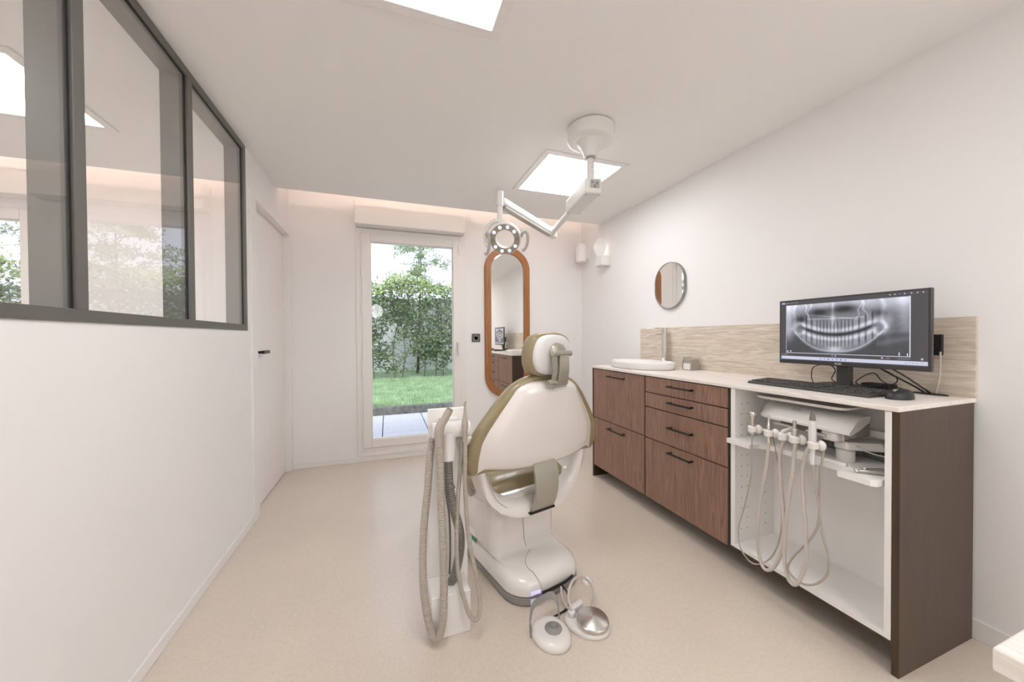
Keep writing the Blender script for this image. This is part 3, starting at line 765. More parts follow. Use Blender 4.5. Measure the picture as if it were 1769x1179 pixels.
# prism 'y' puts outline in xz
part('keyboard_case', bm, M['kbd'], kb, bevel=.003)
def key(x, y, wy, wx=.0165):
    z_ = TW+.013+(x-KX0)/(KX1-KX0)*.007
    bm = NB(); loft(bm, [[(x+sx*wx/2*s_, y+sy*wy/2*s_, z_+h_) for sx, sy in ((-1, -1), (1, -1), (1, 1), (-1, 1))] for h_, s_ in ((.0, 1), (.0055, .86))])
    return bm
rows = [KX0+.012+.0205*r for r in range(6)]
for r, x in enumerate(rows):
    y = KY1-.012
    n_k = {0: [1.3, 1.1, 1.2, 5.6, 1.2, 1.2, 1.2, 1.3], 1: [1.9]+[1]*10+[2.3], 2: [1.7]+[1]*12, 3: [1.5]+[1]*12, 4: [1]*13+[1.6], 5: [1]*14}[r]
    tot = sum(n_k); sc = .300/tot
    for w_ in n_k:
        wy = w_*sc; part('key', key(x, y-wy/2, wy-.0035), M['keycap'], kb); y -= wy
    for g0, n_ in ((.318, 3), (.385, 4)):
        if g0 == .318 and r in (1, 3, 2) and r != 4 and r != 1: continue
        for k in range(n_):
            if g0 == .385 or r != 2: part('key', key(x, KY1-.012-g0-.0105-.0205*k, .0172), M['keycap'], kb)

# mouse
ms = thing('mouse', 'black computer mouse on the worktop right of the keyboard', 'mouse', (1.84, .785, TW))
prof = []
rings = []
for t in np.linspace(0, 1, 9):
    zz = TW+.036*math.sin(t*pi/2); s_ = math.cos(t*pi/2)**.55 if t < 1 else .02
    rings.append([(1.84+(.058*s_)*cos(2*pi*i/32)+.006*t, .785+(.034*s_)*sin(2*pi*i/32), zz) for i in range(32)])
bm = NB(); loft(bm, rings); part('mouse_body', bm, M['black'], ms, smooth=60)
bm = NB(); cyl(bm, (1.812, .781, TW+.029), (1.812, .789, TW+.029), .009, seg=18); part('scroll_wheel', bm, M['greyplastic'], ms)

# ------------------------------------------------------------------ instrument unit in the open bay
ZB = .662     # board top
bm = NB()
prism(bm, [(1.586, 1.308), (1.586, 1.190), (1.635, 1.180), (1.655, 1.15), (1.655, .895), (1.642, .850), (1.586, .848), (1.586, .752), (1.600, .738), (1.90, .738), (1.90, 1.288), (1.640, 1.288), (1.622, 1.291), (1.622, 1.308)], 'z', ZB-.022, ZB)
sh = single('slide_out_shelf', bm, M['melamine'], (1.74, 1.02, ZB-.022), 'white shaped shelf board across the open cabinet bay', 'shelf', bevel=.001)
bm = NB(); box(bm, 1.660, .86, ZB+.0005, 1.672, 1.04, ZB+.012); part('shelf_rail', bm, M['melamine'], sh)

du = thing('instrument_unit', 'white dental instrument delivery unit on a swing arm inside the cabinet bay', 'dental unit', (1.73, 1.02, ZB))
# wing shaped console
rings = []
for i in range(21):
    t = i/20; y = 1.235-.375*t
    e = abs(2*t-1)
    drop = -.016*e**3
    xf = 1.655+.055*max(0, (.25-t)/.25)**1.4*1.2+.030*max(0, (t-.82)/.18)**1.3
    xb = 1.815
    zf = .792+drop*.6; zb = .850+drop*.2
    k_ = .6+.4*(1-e**6)
    rings.append([(xf, y, zf-.004), (xf-.003, y, zf+.006), (xf+.012, y, zf+.022*k_+.004), (xf+(xb-xf)*.35, y, zf+(zb-zf)*.62+.010*k_), (xf+(xb-xf)*.7, y, zb-.006+.002), (xb, y, zb), (xb+.004, y, zb-.008),
                  (xb-.01, y, zb-.028), (xf+(xb-xf)*.5, y, zf+.012), (xf+.016, y, zf-.002)])
bm = NB(); loft(bm, rings); cons = part('console', bm, M['ceramic'], du, smooth=50, label='white wing-shaped console')
text_part('logo', 'DKL', .020, M['greyplastic'], cons, Matrix.Translation((1.705, 1.062, .8415)) @ Matrix.Rotation(radians(-90), 4, 'Z') @ Matrix.Rotation(radians(20), 4, 'X'), label='small dark brand lettering')
bm = NB(); box(bm, 1.70, .985, .752, 1.79, 1.13, .786); part('gap_shade_block', bm, M['hosedark'], du, bevel=.008)  # dark block stands in for the shaded gaps under the console
bm = NB(); box(bm, 1.672, .895, .742, 1.78, .955, .785); part('motor_housing', bm, M['white'], du, bevel=.014, bseg=4)
bm = NB(); box(bm, 1.72, .862, .762, 1.82, .885, .815); part('side_cover', bm, M['greyplastic'], du, bevel=.006)
bm = NB(); cyl(bm, (1.665, 1.13, .772), (1.668, 1.05, .768), .007, seg=12); cyl(bm, (1.668, 1.0, .765), (1.672, .93, .760), .008, seg=12); part('support_bar', bm, M['steel'], du)
# tray above
tr = thing('tray', 'thin white instrument tray tucked under the worktop', 'tray', (1.74, 1.05, .87))
bm = NB()
rings = []
for z_, s_ in ((.869, .86), (.8735, .97), (.881, 1.0), (.884, 1.0)):
    cx_, cy_ = 1.775, 1.05
    rings.append([(cx_+(p[0])*.105*s_/.105, cy_+p[1]*s_, z_) for p in stadium(0, 0, .105, .185, .035, 8)])
for z_, s_ in ((.884, .975), (.874, .95)):
    rings.append([(1.775+p[0]*s_, 1.05+p[1]*s_, z_) for p in stadium(0, 0, .105, .185, .035, 8)])
loft(bm, rings); part('tray_plate', bm, M['white'], tr, smooth=50)
bm = NB(); cyl(bm, (1.83, 1.05, .84), (1.83, 1.05, .872), .012); part('tray_stem', bm, M['silver'], tr)
# swing arm: column, hub and arm
bm = NB(); cyl(bm, (1.745, .905, ZB), (1.745, .905, ZB+.045), .030); cyl(bm, (1.745, .905, ZB+.045), (1.745, .905, ZB+.048), .027)
part('arm_column', bm, M['white'], du, bevel=.003)
bm = NB(); prism(bm, [(1.715, .93), (1.712, .88), (1.74, .865), (1.86, .78), (1.885, .79), (1.885, .85), (1.84, .905), (1.76, .94)], 'z', ZB+.049, ZB+.082); part('swing_arm', bm, M['white'], du, bevel=.008, bseg=3)
bm = NB(); box(bm, 1.845, .80, ZB+.093, 1.875, .90, ZB+.123); part('arm_box', bm, M['white'], du, bevel=.004)
bm = NB(); cyl(bm, (1.715, .897, ZB+.082), (1.715, .897, ZB+.115), .006, seg=12); part('coupling', bm, M['steel'], du)
bm = NB(); obox(bm, (1.718, .893, ZB+.122), Vector((0, -1, 0)), Vector((1, 0, 0)), UZ, .020, .009, .007); part('latch', bm, M['blackmatt'], du, bevel=.002)
# hoses at the back of the bay
bm = NB(); tube(bm, [(1.80, 1.02, ZB+.035), (1.83, .96, ZB+.03), (1.855, .86, ZB+.024), (1.865, .745, ZB+.022)], .016, seg=12, rib=.10, pitch=.008); part('supply_hose', bm, M['hosedark'], du)
bm = NB()
tube(bm, [(1.74, .88, ZB+.075), (1.735, .84, ZB+.06), (1.76, .79, ZB+.05), (1.82, .745, ZB+.075)], .0022, seg=6)
tube(bm, [(1.80, .82, ZB+.085), (1.79, .79, ZB+.05), (1.80, .76, ZB+.03), (1.83, .74, ZB+.035)], .0022, seg=6)
part('air_line', bm, M['hoselight'], du)
bm = NB(); tube(bm, [(1.86, .80, ZB+.03), (1.875, .78, ZB+.09), (1.87, .745, ZB+.15)], .006, seg=8); tube(bm, [(1.88, .82, ZB+.02), (1.885, .80, ZB+.10), (1.88, .76, ZB+.17)], .006, seg=8); part('black_hose', bm, M['blackmatt'], du)

# holders (white scoops on a rail) and instruments
HX = 1.572
bm = NB(); tube(bm, [(HX+.034, 1.155, .742), (HX+.030, 1.06, .740), (HX+.034, .905, .732)], .006, seg=8); tube(bm, [(HX+.03, 1.06, .74), (1.62, 1.06, .755), (1.69, 1.06, .76)], .008, seg=8); part('holder_rail', bm, M['white'], du)
HY = [1.166, 1.092, 1.032, .987, .918]
for k, y in enumerate(HY):
    bm = NB(); rings = []
    z_ = .742+(-.002 if k < 4 else -.006)
    for i in range(11):                          # open C shaped cup, two ears
        a = radians(-60+300*i/10)
        ro, ri = .0185, .0115; hh = .014+.006*abs(cos(a/2+.5))
        d_ = Vector((-cos(a), -sin(a)*1.0, 0)); c_ = Vector((HX, y, z_))
        rings.append([c_+d_*ri-UZ*hh*.8, c_+d_*ro-UZ*hh*.5, c_+d_*ro+UZ*hh*.7, c_+d_*ri+UZ*hh])
    loft(bm, rings)
    cc = Vector((HX+.022, y-.014, z_+.002))
    rings = []
    for t in (-1, -.8, -.4, 0, .4, .8, 1):
        s_ = sqrt(max(.02, 1-t*t)); rings.append([cc+Vector((t*.012, cos(q)*.017*s_, sin(q)*.021*s_)) for q in [2*pi*j/12 for j in range(12)]])
    loft(bm, rings)
    part('instrument_holder', bm, M['white'], du, bevel=.0015)

def inst(name, label, cat, y, tilt_parts, hose, hr, hmat):
    t = thing(name, label, cat, (HX, y, .74), group='handpieces hanging in front of the open bay')
    for nm, prof, mt, dx in tilt_parts:
        bm = NB(); lathe(bm, prof, (HX+dx[0], y+dx[1], 0), (0, 0, 1), 18); part(nm, bm, M[mt], t, smooth=45)
    bm = NB(); tube(bm, hose, hr, seg=10, n=10); part('hose', bm, M[hmat], t)
    return t
hz = lambda pts, x=HX: [(x+dx, y_, z_) for dx, y_, z_ in pts]
# 1 air-water syringe
inst('syringe_handpiece', 'silver air-water syringe, leftmost handpiece in the holders', 'dental tool', 1.166,
     [('handle', [(.001, .715), (.008, .716), (.009, .73), (.0095, .775), (.013, .80), (.014, .812), (.010, .822), (.001, .824)], 'chrome', (0, 0))],
     hz([(0, 1.166, .716), (.0, 1.168, .66), (.0, 1.172, .52), (.0, 1.205, .36), (0, 1.232, .25), (-.01, 1.215, .17), (-.015, 1.165, .135), (-.01, 1.12, .15), (.0, 1.07, .22), (.01, 1.045, .34), (.02, 1.055, .52), (.03, 1.085, .68), (.04, 1.11, .74)]), .0028, 'hose')
inst('turbine_hose', 'grey hose with bare chrome coupling, second from the left in the holders', 'dental tool', 1.092,
     [('coupling', [(.001, .70), (.0095, .702), (.0095, .745), (.0075, .760), (.0075, .778), (.004, .785), (.004, .818), (.001, .819)], 'chrome', (0, 0)),
      ('sleeve', [(.001, .69), (.0085, .692), (.0085, .715), (.001, .716)], 'hoselight', (0, 0))],
     hz([(0, 1.092, .70), (0, 1.100, .60), (0, 1.123, .46), (0, 1.140, .32), (0, 1.136, .20), (-.01, 1.105, .14), (-.01, 1.065, .165), (0, 1.035, .26), (0, 1.028, .38), (.01, 1.045, .52), (.02, 1.058, .64), (.03, 1.05, .71), (.05, 1.038, .735)]), .0072, 'hoselight')
inst('motor_hose', 'grey hose with thick chrome motor coupling, third from the left in the holders', 'dental tool', .987,
     [('motor', [(.001, .70), (.011, .702), (.012, .725), (.012, .782), (.0105, .788), (.007, .790), (.007, .818), (.001, .819)], 'steel', (0, 0)),
      ('sleeve', [(.001, .69), (.0085, .692), (.0085, .712), (.001, .713)], 'hoselight', (0, 0))],
     hz([(0, .987, .70), (0, .995, .60), (0, 1.012, .46), (0, 1.023, .33), (-.01, 1.018, .22), (-.015, .995, .155), (-.015, .965, .165), (-.005, .942, .26), (0, .945, .38), (.01, .960, .52), (.02, .968, .62), (.03, .958, .70), (.05, .945, .74)]), .0072, 'hoselight')
inst('scaler_handpiece', 'white ultrasonic scaler with grey tip, rightmost handpiece in the holders', 'dental tool', .922,
     [('scaler_body', [(.001, .660), (.0065, .661), (.0075, .69), (.0085, .715), (.0125, .745), (.0125, .80), (.0105, .835), (.001, .836)], 'padwhite', (0, 0)),
      ('tip', [(.0105, .834), (.0095, .845), (.0062, .866), (.001, .869)], 'hosedark', (0, 0))],
     hz([(0, .922, .665), (0, .912, .58), (0, .898, .50), (0, .905, .42), (0, .935, .35), (-.01, .985, .26), (-.015, 1.000, .20), (-.015, .955, .175), (-.01, .905, .20), (0, .870, .26), (0, .868, .33), (0, .888, .41), (.01, .903, .49), (.02, .908, .60), (.03, .905, .68), (.05, .91, .73)]), .0042, 'hose')
# loose handpieces on the shelf board
def lying(name, label, p0, p1, hr):
    t = thing(name, label, 'dental tool', p0, group='steel handpieces lying on the shelf board')
    p0, p1 = Vector(p0), Vector(p1); d_ = (p1-p0).normalized(); L_ = (p1-p0).length
    bm = NB(); lathe(bm, [(.001, 0), (.006, .002), (.007, L_*.3), (.0085, L_*.45), (.0085, L_), (.001, L_)], p0, d_, 14); part('handle', bm, M['steel'], t, smooth=45)
    bm = NB(); h0 = p0-d_*.004; lathe(bm, [(.001, -.008), (.007, -.006), (.007, .006), (.001, .008)], h0, Vector((.3, .3, .9)), 12)
    tube(bm, [h0, h0+Vector((-.006, .008, .004)), h0+Vector((-.008, .014, .012))], .0012, seg=6); part('head', bm, M['chrome'], t, smooth=45)
lying('contra_angle', 'steel handpiece lying on the shelf board, nearer the front', (1.625, .805, ZB+.0095), (1.70, .748, ZB+.0095), .008)
lying('contra_angle', 'steel handpiece lying on the shelf board, farther back', (1.665, .800, ZB+.0095), (1.74, .752, ZB+.0095), .008)

# ------------------------------------------------------------------ suction post
PYB = 1.505
pc = thing('suction_post', 'white floor post holding the suction hoses beside the chair', 'dental unit', (.225, 1.45, 0))
bm = NB(); box(bm, .149, 1.380, 0, .303, PYB, .165); part('foot_box', bm, M['melamine'], pc, bevel=.003)
bm = NB(); box(bm, .157, PYB+.0005, 0, .319, PYB+.022, .869); part('back_board', bm, M['melamine'], pc, bevel=.002)
bm = NB(); cyl(bm, (.165, 1.440, .795), (.318, 1.440, .795), .033, seg=28); pcy = part('holder_bar', bm, M['whitecool'], pc, bevel=.006, bseg=3)
bm = NB(); box(bm, .20, 1.455, .775, .275, PYB+.001, .838); part('holder_mount', bm, M['whitecool'], pc, bevel=.004)
bm = NB(); cyl(bm, (.226, 1.435, .675), (.226, 1.435, .79), .031, .0335, seg=28); part('filter_cup', bm, M['whitecool'], pc, bevel=.004)
bm = NB(); tube(bm, [(.226, 1.435, .68), (.228, 1.435, .62), (.232, 1.43, .56), (.246, 1.42, .48), (.268, 1.42, .39), (.272, 1.43, .31), (.258, 1.44, .22), (.235, 1.445, .16)], .0165, seg=14, rib=.14, pitch=.010); part('drain_hose', bm, M['hosedark'], pc, label='dark grey corrugated drain hose')
bm = NB(); tube(bm, [(.218, 1.452, .68), (.220, 1.46, .55), (.236, 1.47, .42), (.240, 1.48, .28), (.236, 1.48, .18)], .004, seg=8); part('drain_cable', bm, M['hosedark'], pc)
bm = NB(); cyl(bm, (.232, 1.43, .570), (.240, 1.43, .578), .021, seg=20); part('hose_clip', bm, M['hosedark'], pc)
HY0 = 1.395
s1 = thing('suction_hose', 'thick ribbed suction hose with wide grey tip hanging on the left of the post', 'hose', (.17, HY0, 0), group='suction hoses on the post')
bm = NB(); tube(bm, [(.187, HY0-.002, .76), (.190, HY0, .68), (.192, HY0-.008, .52), (.196, HY0-.018, .36), (.196, HY0-.030, .20), (.187, HY0-.045, .08), (.165, HY0-.045, .028), (.140, HY0-.025, .08), (.122, HY0, .22), (.126, HY0+.020, .40), (.145, HY0+.030, .58), (.155, HY0+.035, .70), (.165, HY0+.040, .77)], .0135, seg=14, rib=.15, pitch=.0078)
part('hose', bm, M['hose'], s1)
bm = NB(); tube(bm, [(.186, HY0+.0, .755), (.187, HY0, .80), (.192, HY0, .825), (.212, HY0-.005, .858), (.228, HY0-.008, .888)], .0165, seg=18, taper=lambda t: 1.0+.18*min(1, max(0, .3-abs(t-.35))/.3)-.30*max(0, t-.5)); part('suction_tip', bm, M['hose'], s1)
bm = NB(); cyl(bm, (.2265, HY0-.0078, .8855), (.2295, HY0-.0085, .8905), .0125, seg=18); part('tip_opening', bm, M['hosedark'], s1)
s2 = thing('saliva_hose', 'thin ribbed saliva hose with slim nozzle hanging on the right of the post', 'hose', (.30, HY0, .03), group='suction hoses on the post')
bm = NB(); tube(bm, [(.289, HY0, .775), (.289, HY0, .70), (.288, HY0, .55), (.300, HY0-.01, .36), (.328, HY0-.03, .20), (.332, HY0-.05, .11), (.316, HY0-.06, .075), (.288, HY0-.05, .10), (.258, HY0-.02, .22), (.252, HY0, .34), (.262, HY0+.02, .52), (.275, HY0+.03, .64), (.282, HY0+.03, .76)], .0078, seg=12, rib=.14, pitch=.006)
part('hose', bm, M['hose'], s2)
bm = NB(); lathe(bm, [(.001, .76), (.0095, .762), (.0105, .80), (.0125, .812), (.0125, .835), (.010, .845), (.006, .868), (.0045, .89), (.0045, .895), (.001, .896)], (.289, HY0, 0)); tube(bm, [(.289, HY0, .89), (.289, HY0, .903), (.292, HY0-.002, .915)], .0045, seg=12); part('nozzle', bm, M['hose'], s2, smooth=45)

# ------------------------------------------------------------------ dental chair
CO = (.69, 1.475, 0)
ch = thing('dental_chair', 'white dental chair with olive upholstery seen from behind in the middle of the room', 'chair', CO, radians(14))
bm = NB(); loft(bm, [rrect(.192, .0, .80, .075, z_, bulge=.045) for z_ in (.0, .004)] + [rrect(.200, -.008, .808, .08, z_, bulge=.045) for z_ in (.010, .036)] + [rrect(.194, .0, .80, .075, .039, bulge=.045)])
plinth = part('floor_plate', bm, M['greyplastic'], ch, label='grey floor plate', smooth=50)
bm = NB(); loft(bm, [rrect(.186, .006, .79, .07, z_, bulge=.042) for z_ in (.037, .0445)]); part('shadow_gap', bm, M['blackmatt'], ch)
bm = NB()
loft(bm, [rrect(.198, -.006, .80, .078, .044, bulge=.045), rrect(.1985, -.006, .80, .078, .068, bulge=.045), rrect(.194, -.001, .79, .075, .087, bulge=.043), rrect(.184, .012, .78, .07, .102, bulge=.038),
          rrect(.168, .04, .77, .055, .113, bulge=.025), rrect(.166, .09, .76, .045, .112, bulge=.012), rrect(.178, .150, .72, .045, .116, bulge=.006),
          rrect(.192, .176, .70, .05, .130, bulge=.004), rrect(.200, .185, .69, .055, .16, bulge=.004), rrect(.207, .192, .68, .055, .28, bulge=.004),
          rrect(.212, .190, .67, .055, .36, bulge=.006), rrect(.232, .170, .67, .06, .395, bulge=.01), rrect(.252, .15, .67, .06, .415, bulge=.012), rrect(.255, .15, .67, .06, .43, bulge=.012), rrect(.23, .19, .65, .05, .44)])
bb_ = part('base_body', bm, M['white'], ch, smooth=55)
# fine panel seam up the column and over the plate
def seam(pts, r=.0011):
    bm = NB(); tube(bm, pts, r, seg=6); return bm
part('panel_seam', seam([(-.012, .1815, .37), (-.012, .1862, .28), (-.010, .1805, .17), (-.004, .166, .123), (.0, .145, .1168)]), M['greyplastic'], bb_)
part('panel_seam', seam([(.0, .145, .1168), (-.035, .125, .1157), (-.068, .09, .1136), (-.085, .045, .1138), (-.082, .012, .1128), (-.082, -.005, .1075), (-.080, -.028, .0965), (-.079, -.0435, .080), (-.079, -.0448, .068), (-.079, -.0448, .046)]), M['greyplastic'], bb_)
def rear(x): return -.006-.045*(1-(x/.198)**2)
bm = NB(); ribbon(bm, [(x, rear(x)-.0005, .0485) for x in (-.072, -.03, .01, .05, .085, .115)], .013, .004, (0, 0, 1)); part('cable_slot', bm, M['blackmatt'], bb_)
bm = NB(); ribbon(bm, [(x, rear(x)-.001, .058) for x in (-.128, -.11, -.09, -.08)], .014, .003, (0, 0, 1)); part('status_light_glow', bm, M['bluelight'], bb_, label='blue glowing status light')
bm = NB(); ribbon(bm, [(x, rear(x)-.0025, .021) for x in (-.128, -.11, -.09, -.078)], .026, .003, (0, 0, 1)); part('status_light_glow', bm, M['blueglow'], plinth, label='painted blue glow of the status light on the floor plate')  # emissive patch imitates the status light's glow on the floor plate
bm = NB(); box(bm, -.2015, .34, .15, -.1995, .40, .19); part('rating_label', bm, M['paper'], bb_)
bm = NB(); box(bm, -.2015, .33, .125, -.1995, .38, .148); part('green_sticker', bm, M['green'], bb_)

lean = lambda z: .148-.195*z          # rear plane of the backrest
HW = [(.975, .120), (.970, .145), (.955, .166), (.93, .188), (.90, .211), (.84, .256), (.77, .306), (.72, .333), (.66, .343), (.60, .346), (.565, .346)]
def hw(z):
    for (z1, w1), (z0, w0) in zip(HW, HW[1:]):
        if z0 <= z <= z1: return w0+(w1-w0)*(z-z0)/(z1-z0)
    return HW[0][1] if z > HW[0][0] else HW[-1][1]
NS = 32; NR = 30
bm = NB(); grid = []
for r in range(NR+1):
    row = []
    for c_ in range(NS+1):
        s_ = -1+2*c_/NS; t = r/NR
        w0 = hw(.975-.41*t); x = w0*s_
        zb_ = .573+.38*x*x if abs(x) < .300 else .573+.38*.09-.6*(abs(x)-.300)
        z = .975+(zb_-.975)*t-.012*abs(s_)**4*(1-t)**6
        w1 = hw(z); x = w1*s_
        y = lean(z)+.042*abs(s_)**3.0+.022*max(0, 1-abs(s_)*1.45)**.5*0-.012*cos(pi*s_/2)*sin(pi*min(1, max(0, t)))
        y += .020*max(0, (.10-t)/.10)**2
        y -= .010*max(0, min(1, (1-abs(s_)-.10)/.10))*max(0, min(1, (t-.02)/.1))*max(0, min(1, (1-t)/.12))
        row.append(bm.verts.new((x, y, z)))
    grid.append(row)
for a_, b_ in zip(grid, grid[1:]):
    for i in range(NS): bm.faces.new((a_[i], a_[i+1], b_[i+1], b_[i]))
shell = part('backrest_shell', bm, M['white'], ch, smooth=60, solid=.018)
# make the solidify grow forward (away from the rear face)
CUSH = smooth_outline(sym([(0, 1.006), (.055, 1.001), (.12, .986), (.176, .958), (.230, .908), (.283, .842), (.333, .775), (.369, .715), (.385, .650), (.376, .605), (.350, .578), (.26, .578), (.13, .555), (0, .548)]), 4)
bm = NB(); pillow(bm, CUSH, [(.036, .92), (.040, .965), (.050, .992), (.068, 1.0), (.090, .992), (.108, .95), (.117, .82), (.119, .5)], lean, c=(0, .76)); part('backrest_cushion', bm, M['olive'], ch, smooth=60)
# lower bucket: U shaped rim joining shell to seat
outer = [(.318, .606), (.316, .58), (.302, .52), (.283, .465), (.258, .425), (.215, .385), (.15, .352), (.075, .336), (0, .332)]
inner = [(.262, .585), (.262, .575), (.245, .530), (.226, .485), (.198, .455), (.160, .436), (.11, .424), (.055, .418), (0, .416)]
def full(h): return h+[(-x, z) for x, z in reversed(h[:-1])]
fo, fi = full(outer), full(inner)
bm = NB(); rings = []
for (xo, zo), (xi, zi) in zip(fo, fi):
    e = min(1, abs(xo)/.31)
    yr = .040+.035*e**2+.05*(.6-zo)*.8
    rings.append([(xo*.985, yr+.006, zo+.002), (xo, yr+.030, zo), (xo*1.0, yr+.10, zo+.004), (xi, yr+.11, zi), (xi, yr+.035, zi), (xi*.75+xo*.25, yr+.012, zi*.75+zo*.25), (xi*.4+xo*.6, yr, zi*.4+zo*.6)])
loft(bm, rings); bk = part('seat_shell', bm, M['white'], ch, smooth=60)
bm = NB(); tube(bm, [(-.286, .075, .585), (-.262, .072, .51), (-.238, .072, .462), (-.205, .069, .425), (-.14, .065, .385), (-.02, .061, .368)], .0012, seg=6); part('panel_seam', bm, M['greyplastic'], bk)
bm = NB(); loft(bm, [rrect(.21, .10, .78, .07, .395), rrect(.255, .10, .80, .08, .43), rrect(.26, .12, .80, .08, .445)]); part('seat_pan', bm, M['white'], ch, smooth=50)
# seat cushion and leg rest
rings = []
for y, z_, w_, h_ in ((.14, .455, .20, .018), (.16, .462, .235, .036), (.25, .468, .26, .044), (.45, .462, .265, .042), (.62, .465, .255, .042), (.72, .455, .24, .044), (.79, .40, .225, .05), (.83, .31, .21, .05), (.845, .24, .19, .03)):
    rings.append([(w_*cos(q)*abs(cos(q))**(-.45) if abs(cos(q)) > 1e-3 else 0, y+.3*h_*sin(q)*0, z_+h_*(1 if sin(q) > 0 else -1)*abs(sin(q))**.7) for q in [2*pi*j/28+.001 for j in range(28)]])
bm = NB(); loft(bm, rings); part('seat_cushion', bm, M['olive'], ch, smooth=60)
# bracket
bm = NB(); rings = []
for z_, y_, hw_ in ((.592, .030, .064), (.575, .018, .067), (.54, .006, .067), (.50, .002, .066), (.46, .004, .064), (.42, .014, .063), (.39, .028, .064), (.372, .040, .066), (.362, .05, .066)):
    rings.append([(-hw_, y_, z_), (-hw_+.006, y_-.006, z_), (hw_-.006, y_-.006, z_), (hw_, y_, z_), (hw_, y_+.012, z_), (-hw_, y_+.012, z_)])
loft(bm, rings); br = part('back_bracket', bm, M['greymetal'], ch, smooth=30, label='grey-green curved metal bracket')
bm = NB(); box(bm, -.074, .036, .356, .070, .075, .364); part('bracket_slot', bm, M['blackmatt'], bk)
# arm rests
for s_ in (-1,):
    bm = NB(); rings = []
    for y_, k_ in ((.10, .35), (.108, .8), (.125, 1), (.40, 1), (.435, .8), (.445, .35)):
        rings.append([(s_*.372+.034*k_*cos(q), y_-.03, .738+.028*k_*sin(q)) for q in [2*pi*j/20 for j in range(20)]])
    loft(bm, rings); ar = part('armrest', bm, M['padwhite'], ch, smooth=60, label='white rounded armrest')
    bm = NB(); tube(bm, [(s_*.362, .24, .715), (s_*.345, .25, .60), (s_*.315, .24, .50), (s_*.27, .235, .43)], .016, seg=12); part('armrest_post', bm, M['hose'], ar)
# headrest
hy = -.040
HO = smooth_outline(sym([(0, 1.180), (.045, 1.176), (.080, 1.160), (.100, 1.125), (.107, 1.085), (.103, 1.050), (.085, 1.020), (.050, 1.003), (0, .998)]), 4)
bm = NB(); pillow(bm, HO, [(hy-.016, .55), (hy-.014, .80), (hy-.008, .93), (hy+.002, .985), (hy+.016, 1.0), (hy+.020, .98)], lambda z: -.05*(z-1.09)); hs = part('headrest_shell', bm, M['padwhite'], ch, smooth=60, label='white headrest back')
HC = smooth_outline(sym([(0, 1.190), (.055, 1.186), (.098, 1.168), (.118, 1.125), (.124, 1.080), (.118, 1.040), (.098, 1.008), (.055, .992), (0, .988)]), 4)
bm = NB(); pillow(bm, HC, [(hy+.012, .90), (hy+.016, .96), (hy+.030, 1.0), (hy+.060, 1.0), (hy+.078, .96), (hy+.088, .85), (hy+.090, .5)], lambda z: -.05*(z-1.09)); part('headrest_cushion', bm, M['olive'], ch, smooth=60)
ay = hy-.034
bm = NB(); lathe(bm, [(.001, .0), (.042, .0), (.045, -.004), (.043, -.012), (.038, -.016), (.001, -.017)], (.006, hy-.018, 1.098), (0, 1, 0)); hd = part('headrest_disc', bm, M['silver'], ch, smooth=45)
bm = NB(); cyl(bm, (-.046, ay-.016, 1.097), (.060, ay-.016, 1.097), .0125, seg=20); part('headrest_pivot', bm, M['silver'], ch, bevel=.003)
bm = NB(); rings = []
for z_, y_ in ((1.09, ay-.018), (1.05, ay-.022), (1.02, ay-.022), (.985, ay-.014), (.968, ay-.004)):
    rings.append([(-.012, y_-.009, z_), (.036, y_-.009, z_), (.038, y_-.004, z_), (.038, y_+.006, z_), (-.014, y_+.006, z_), (-.014, y_-.004, z_)])
loft(bm, rings); rings = []
for z_, y_ in ((1.09, ay-.012), (1.02, ay-.014), (.968, ay+.002)):
    rings.append([(-.036, y_-.006, z_), (-.020, y_-.006, z_), (-.020, y_+.010, z_), (-.036, y_+.010, z_)])
loft(bm, rings); part('headrest_arm', bm, M['silver'], ch, smooth=30)
bm = NB(); cyl(bm, (-.055, ay+.002, .970), (.048, ay+.002, .970), .0145, seg=20); box(bm, -.055, ay-.010, .946, -.035, ay+.02, .972); box(bm, -.045, ay-.006, .948, .042, ay+.036, .962)
part('headrest_base', bm, M['silver'], ch, bevel=.003)
# small marks on the shell
sy = lean(.93)-.012
bm = NB(); lathe(bm, [(.0088, 0), (.0088, .0012), (.0068, .0012), (.0068, 0)], (-.008, sy+.002, .937), (0, -1, 0), 24)
box(bm, -.0105, sy-.0005, .934, -.0085, sy+.001, .942); box(bm, -.0085, sy-.0005, .935, -.003, sy+.001, .937); part('care_symbol', bm, M['greyplastic'], shell)
bm = NB(); ringsq = [(-.017, .002, .9045, .9218)]
y_ = lean(.913)-.0105
box(bm, -.0165, y_, .9045, .0005, y_+.001, .9215); part('symbol_plate', bm, M['lightgrey'], shell)
bm = NB(); cyl(bm, (-.008, y_-.0002, .9185), (-.008, y_-.0012, .9185), .0018, seg=10)
prism(bm, [(-.0115, .906), (-.009, .906), (-.008, .910), (-.007, .906), (-.0045, .906), (-.0062, .913), (-.0040, .912), (-.0045, .9155), (-.0115, .9155), (-.012, .912), (-.0098, .913)], 'y', y_-.0012, y_-.0002); part('person_symbol', bm, M['greyplastic'], shell)

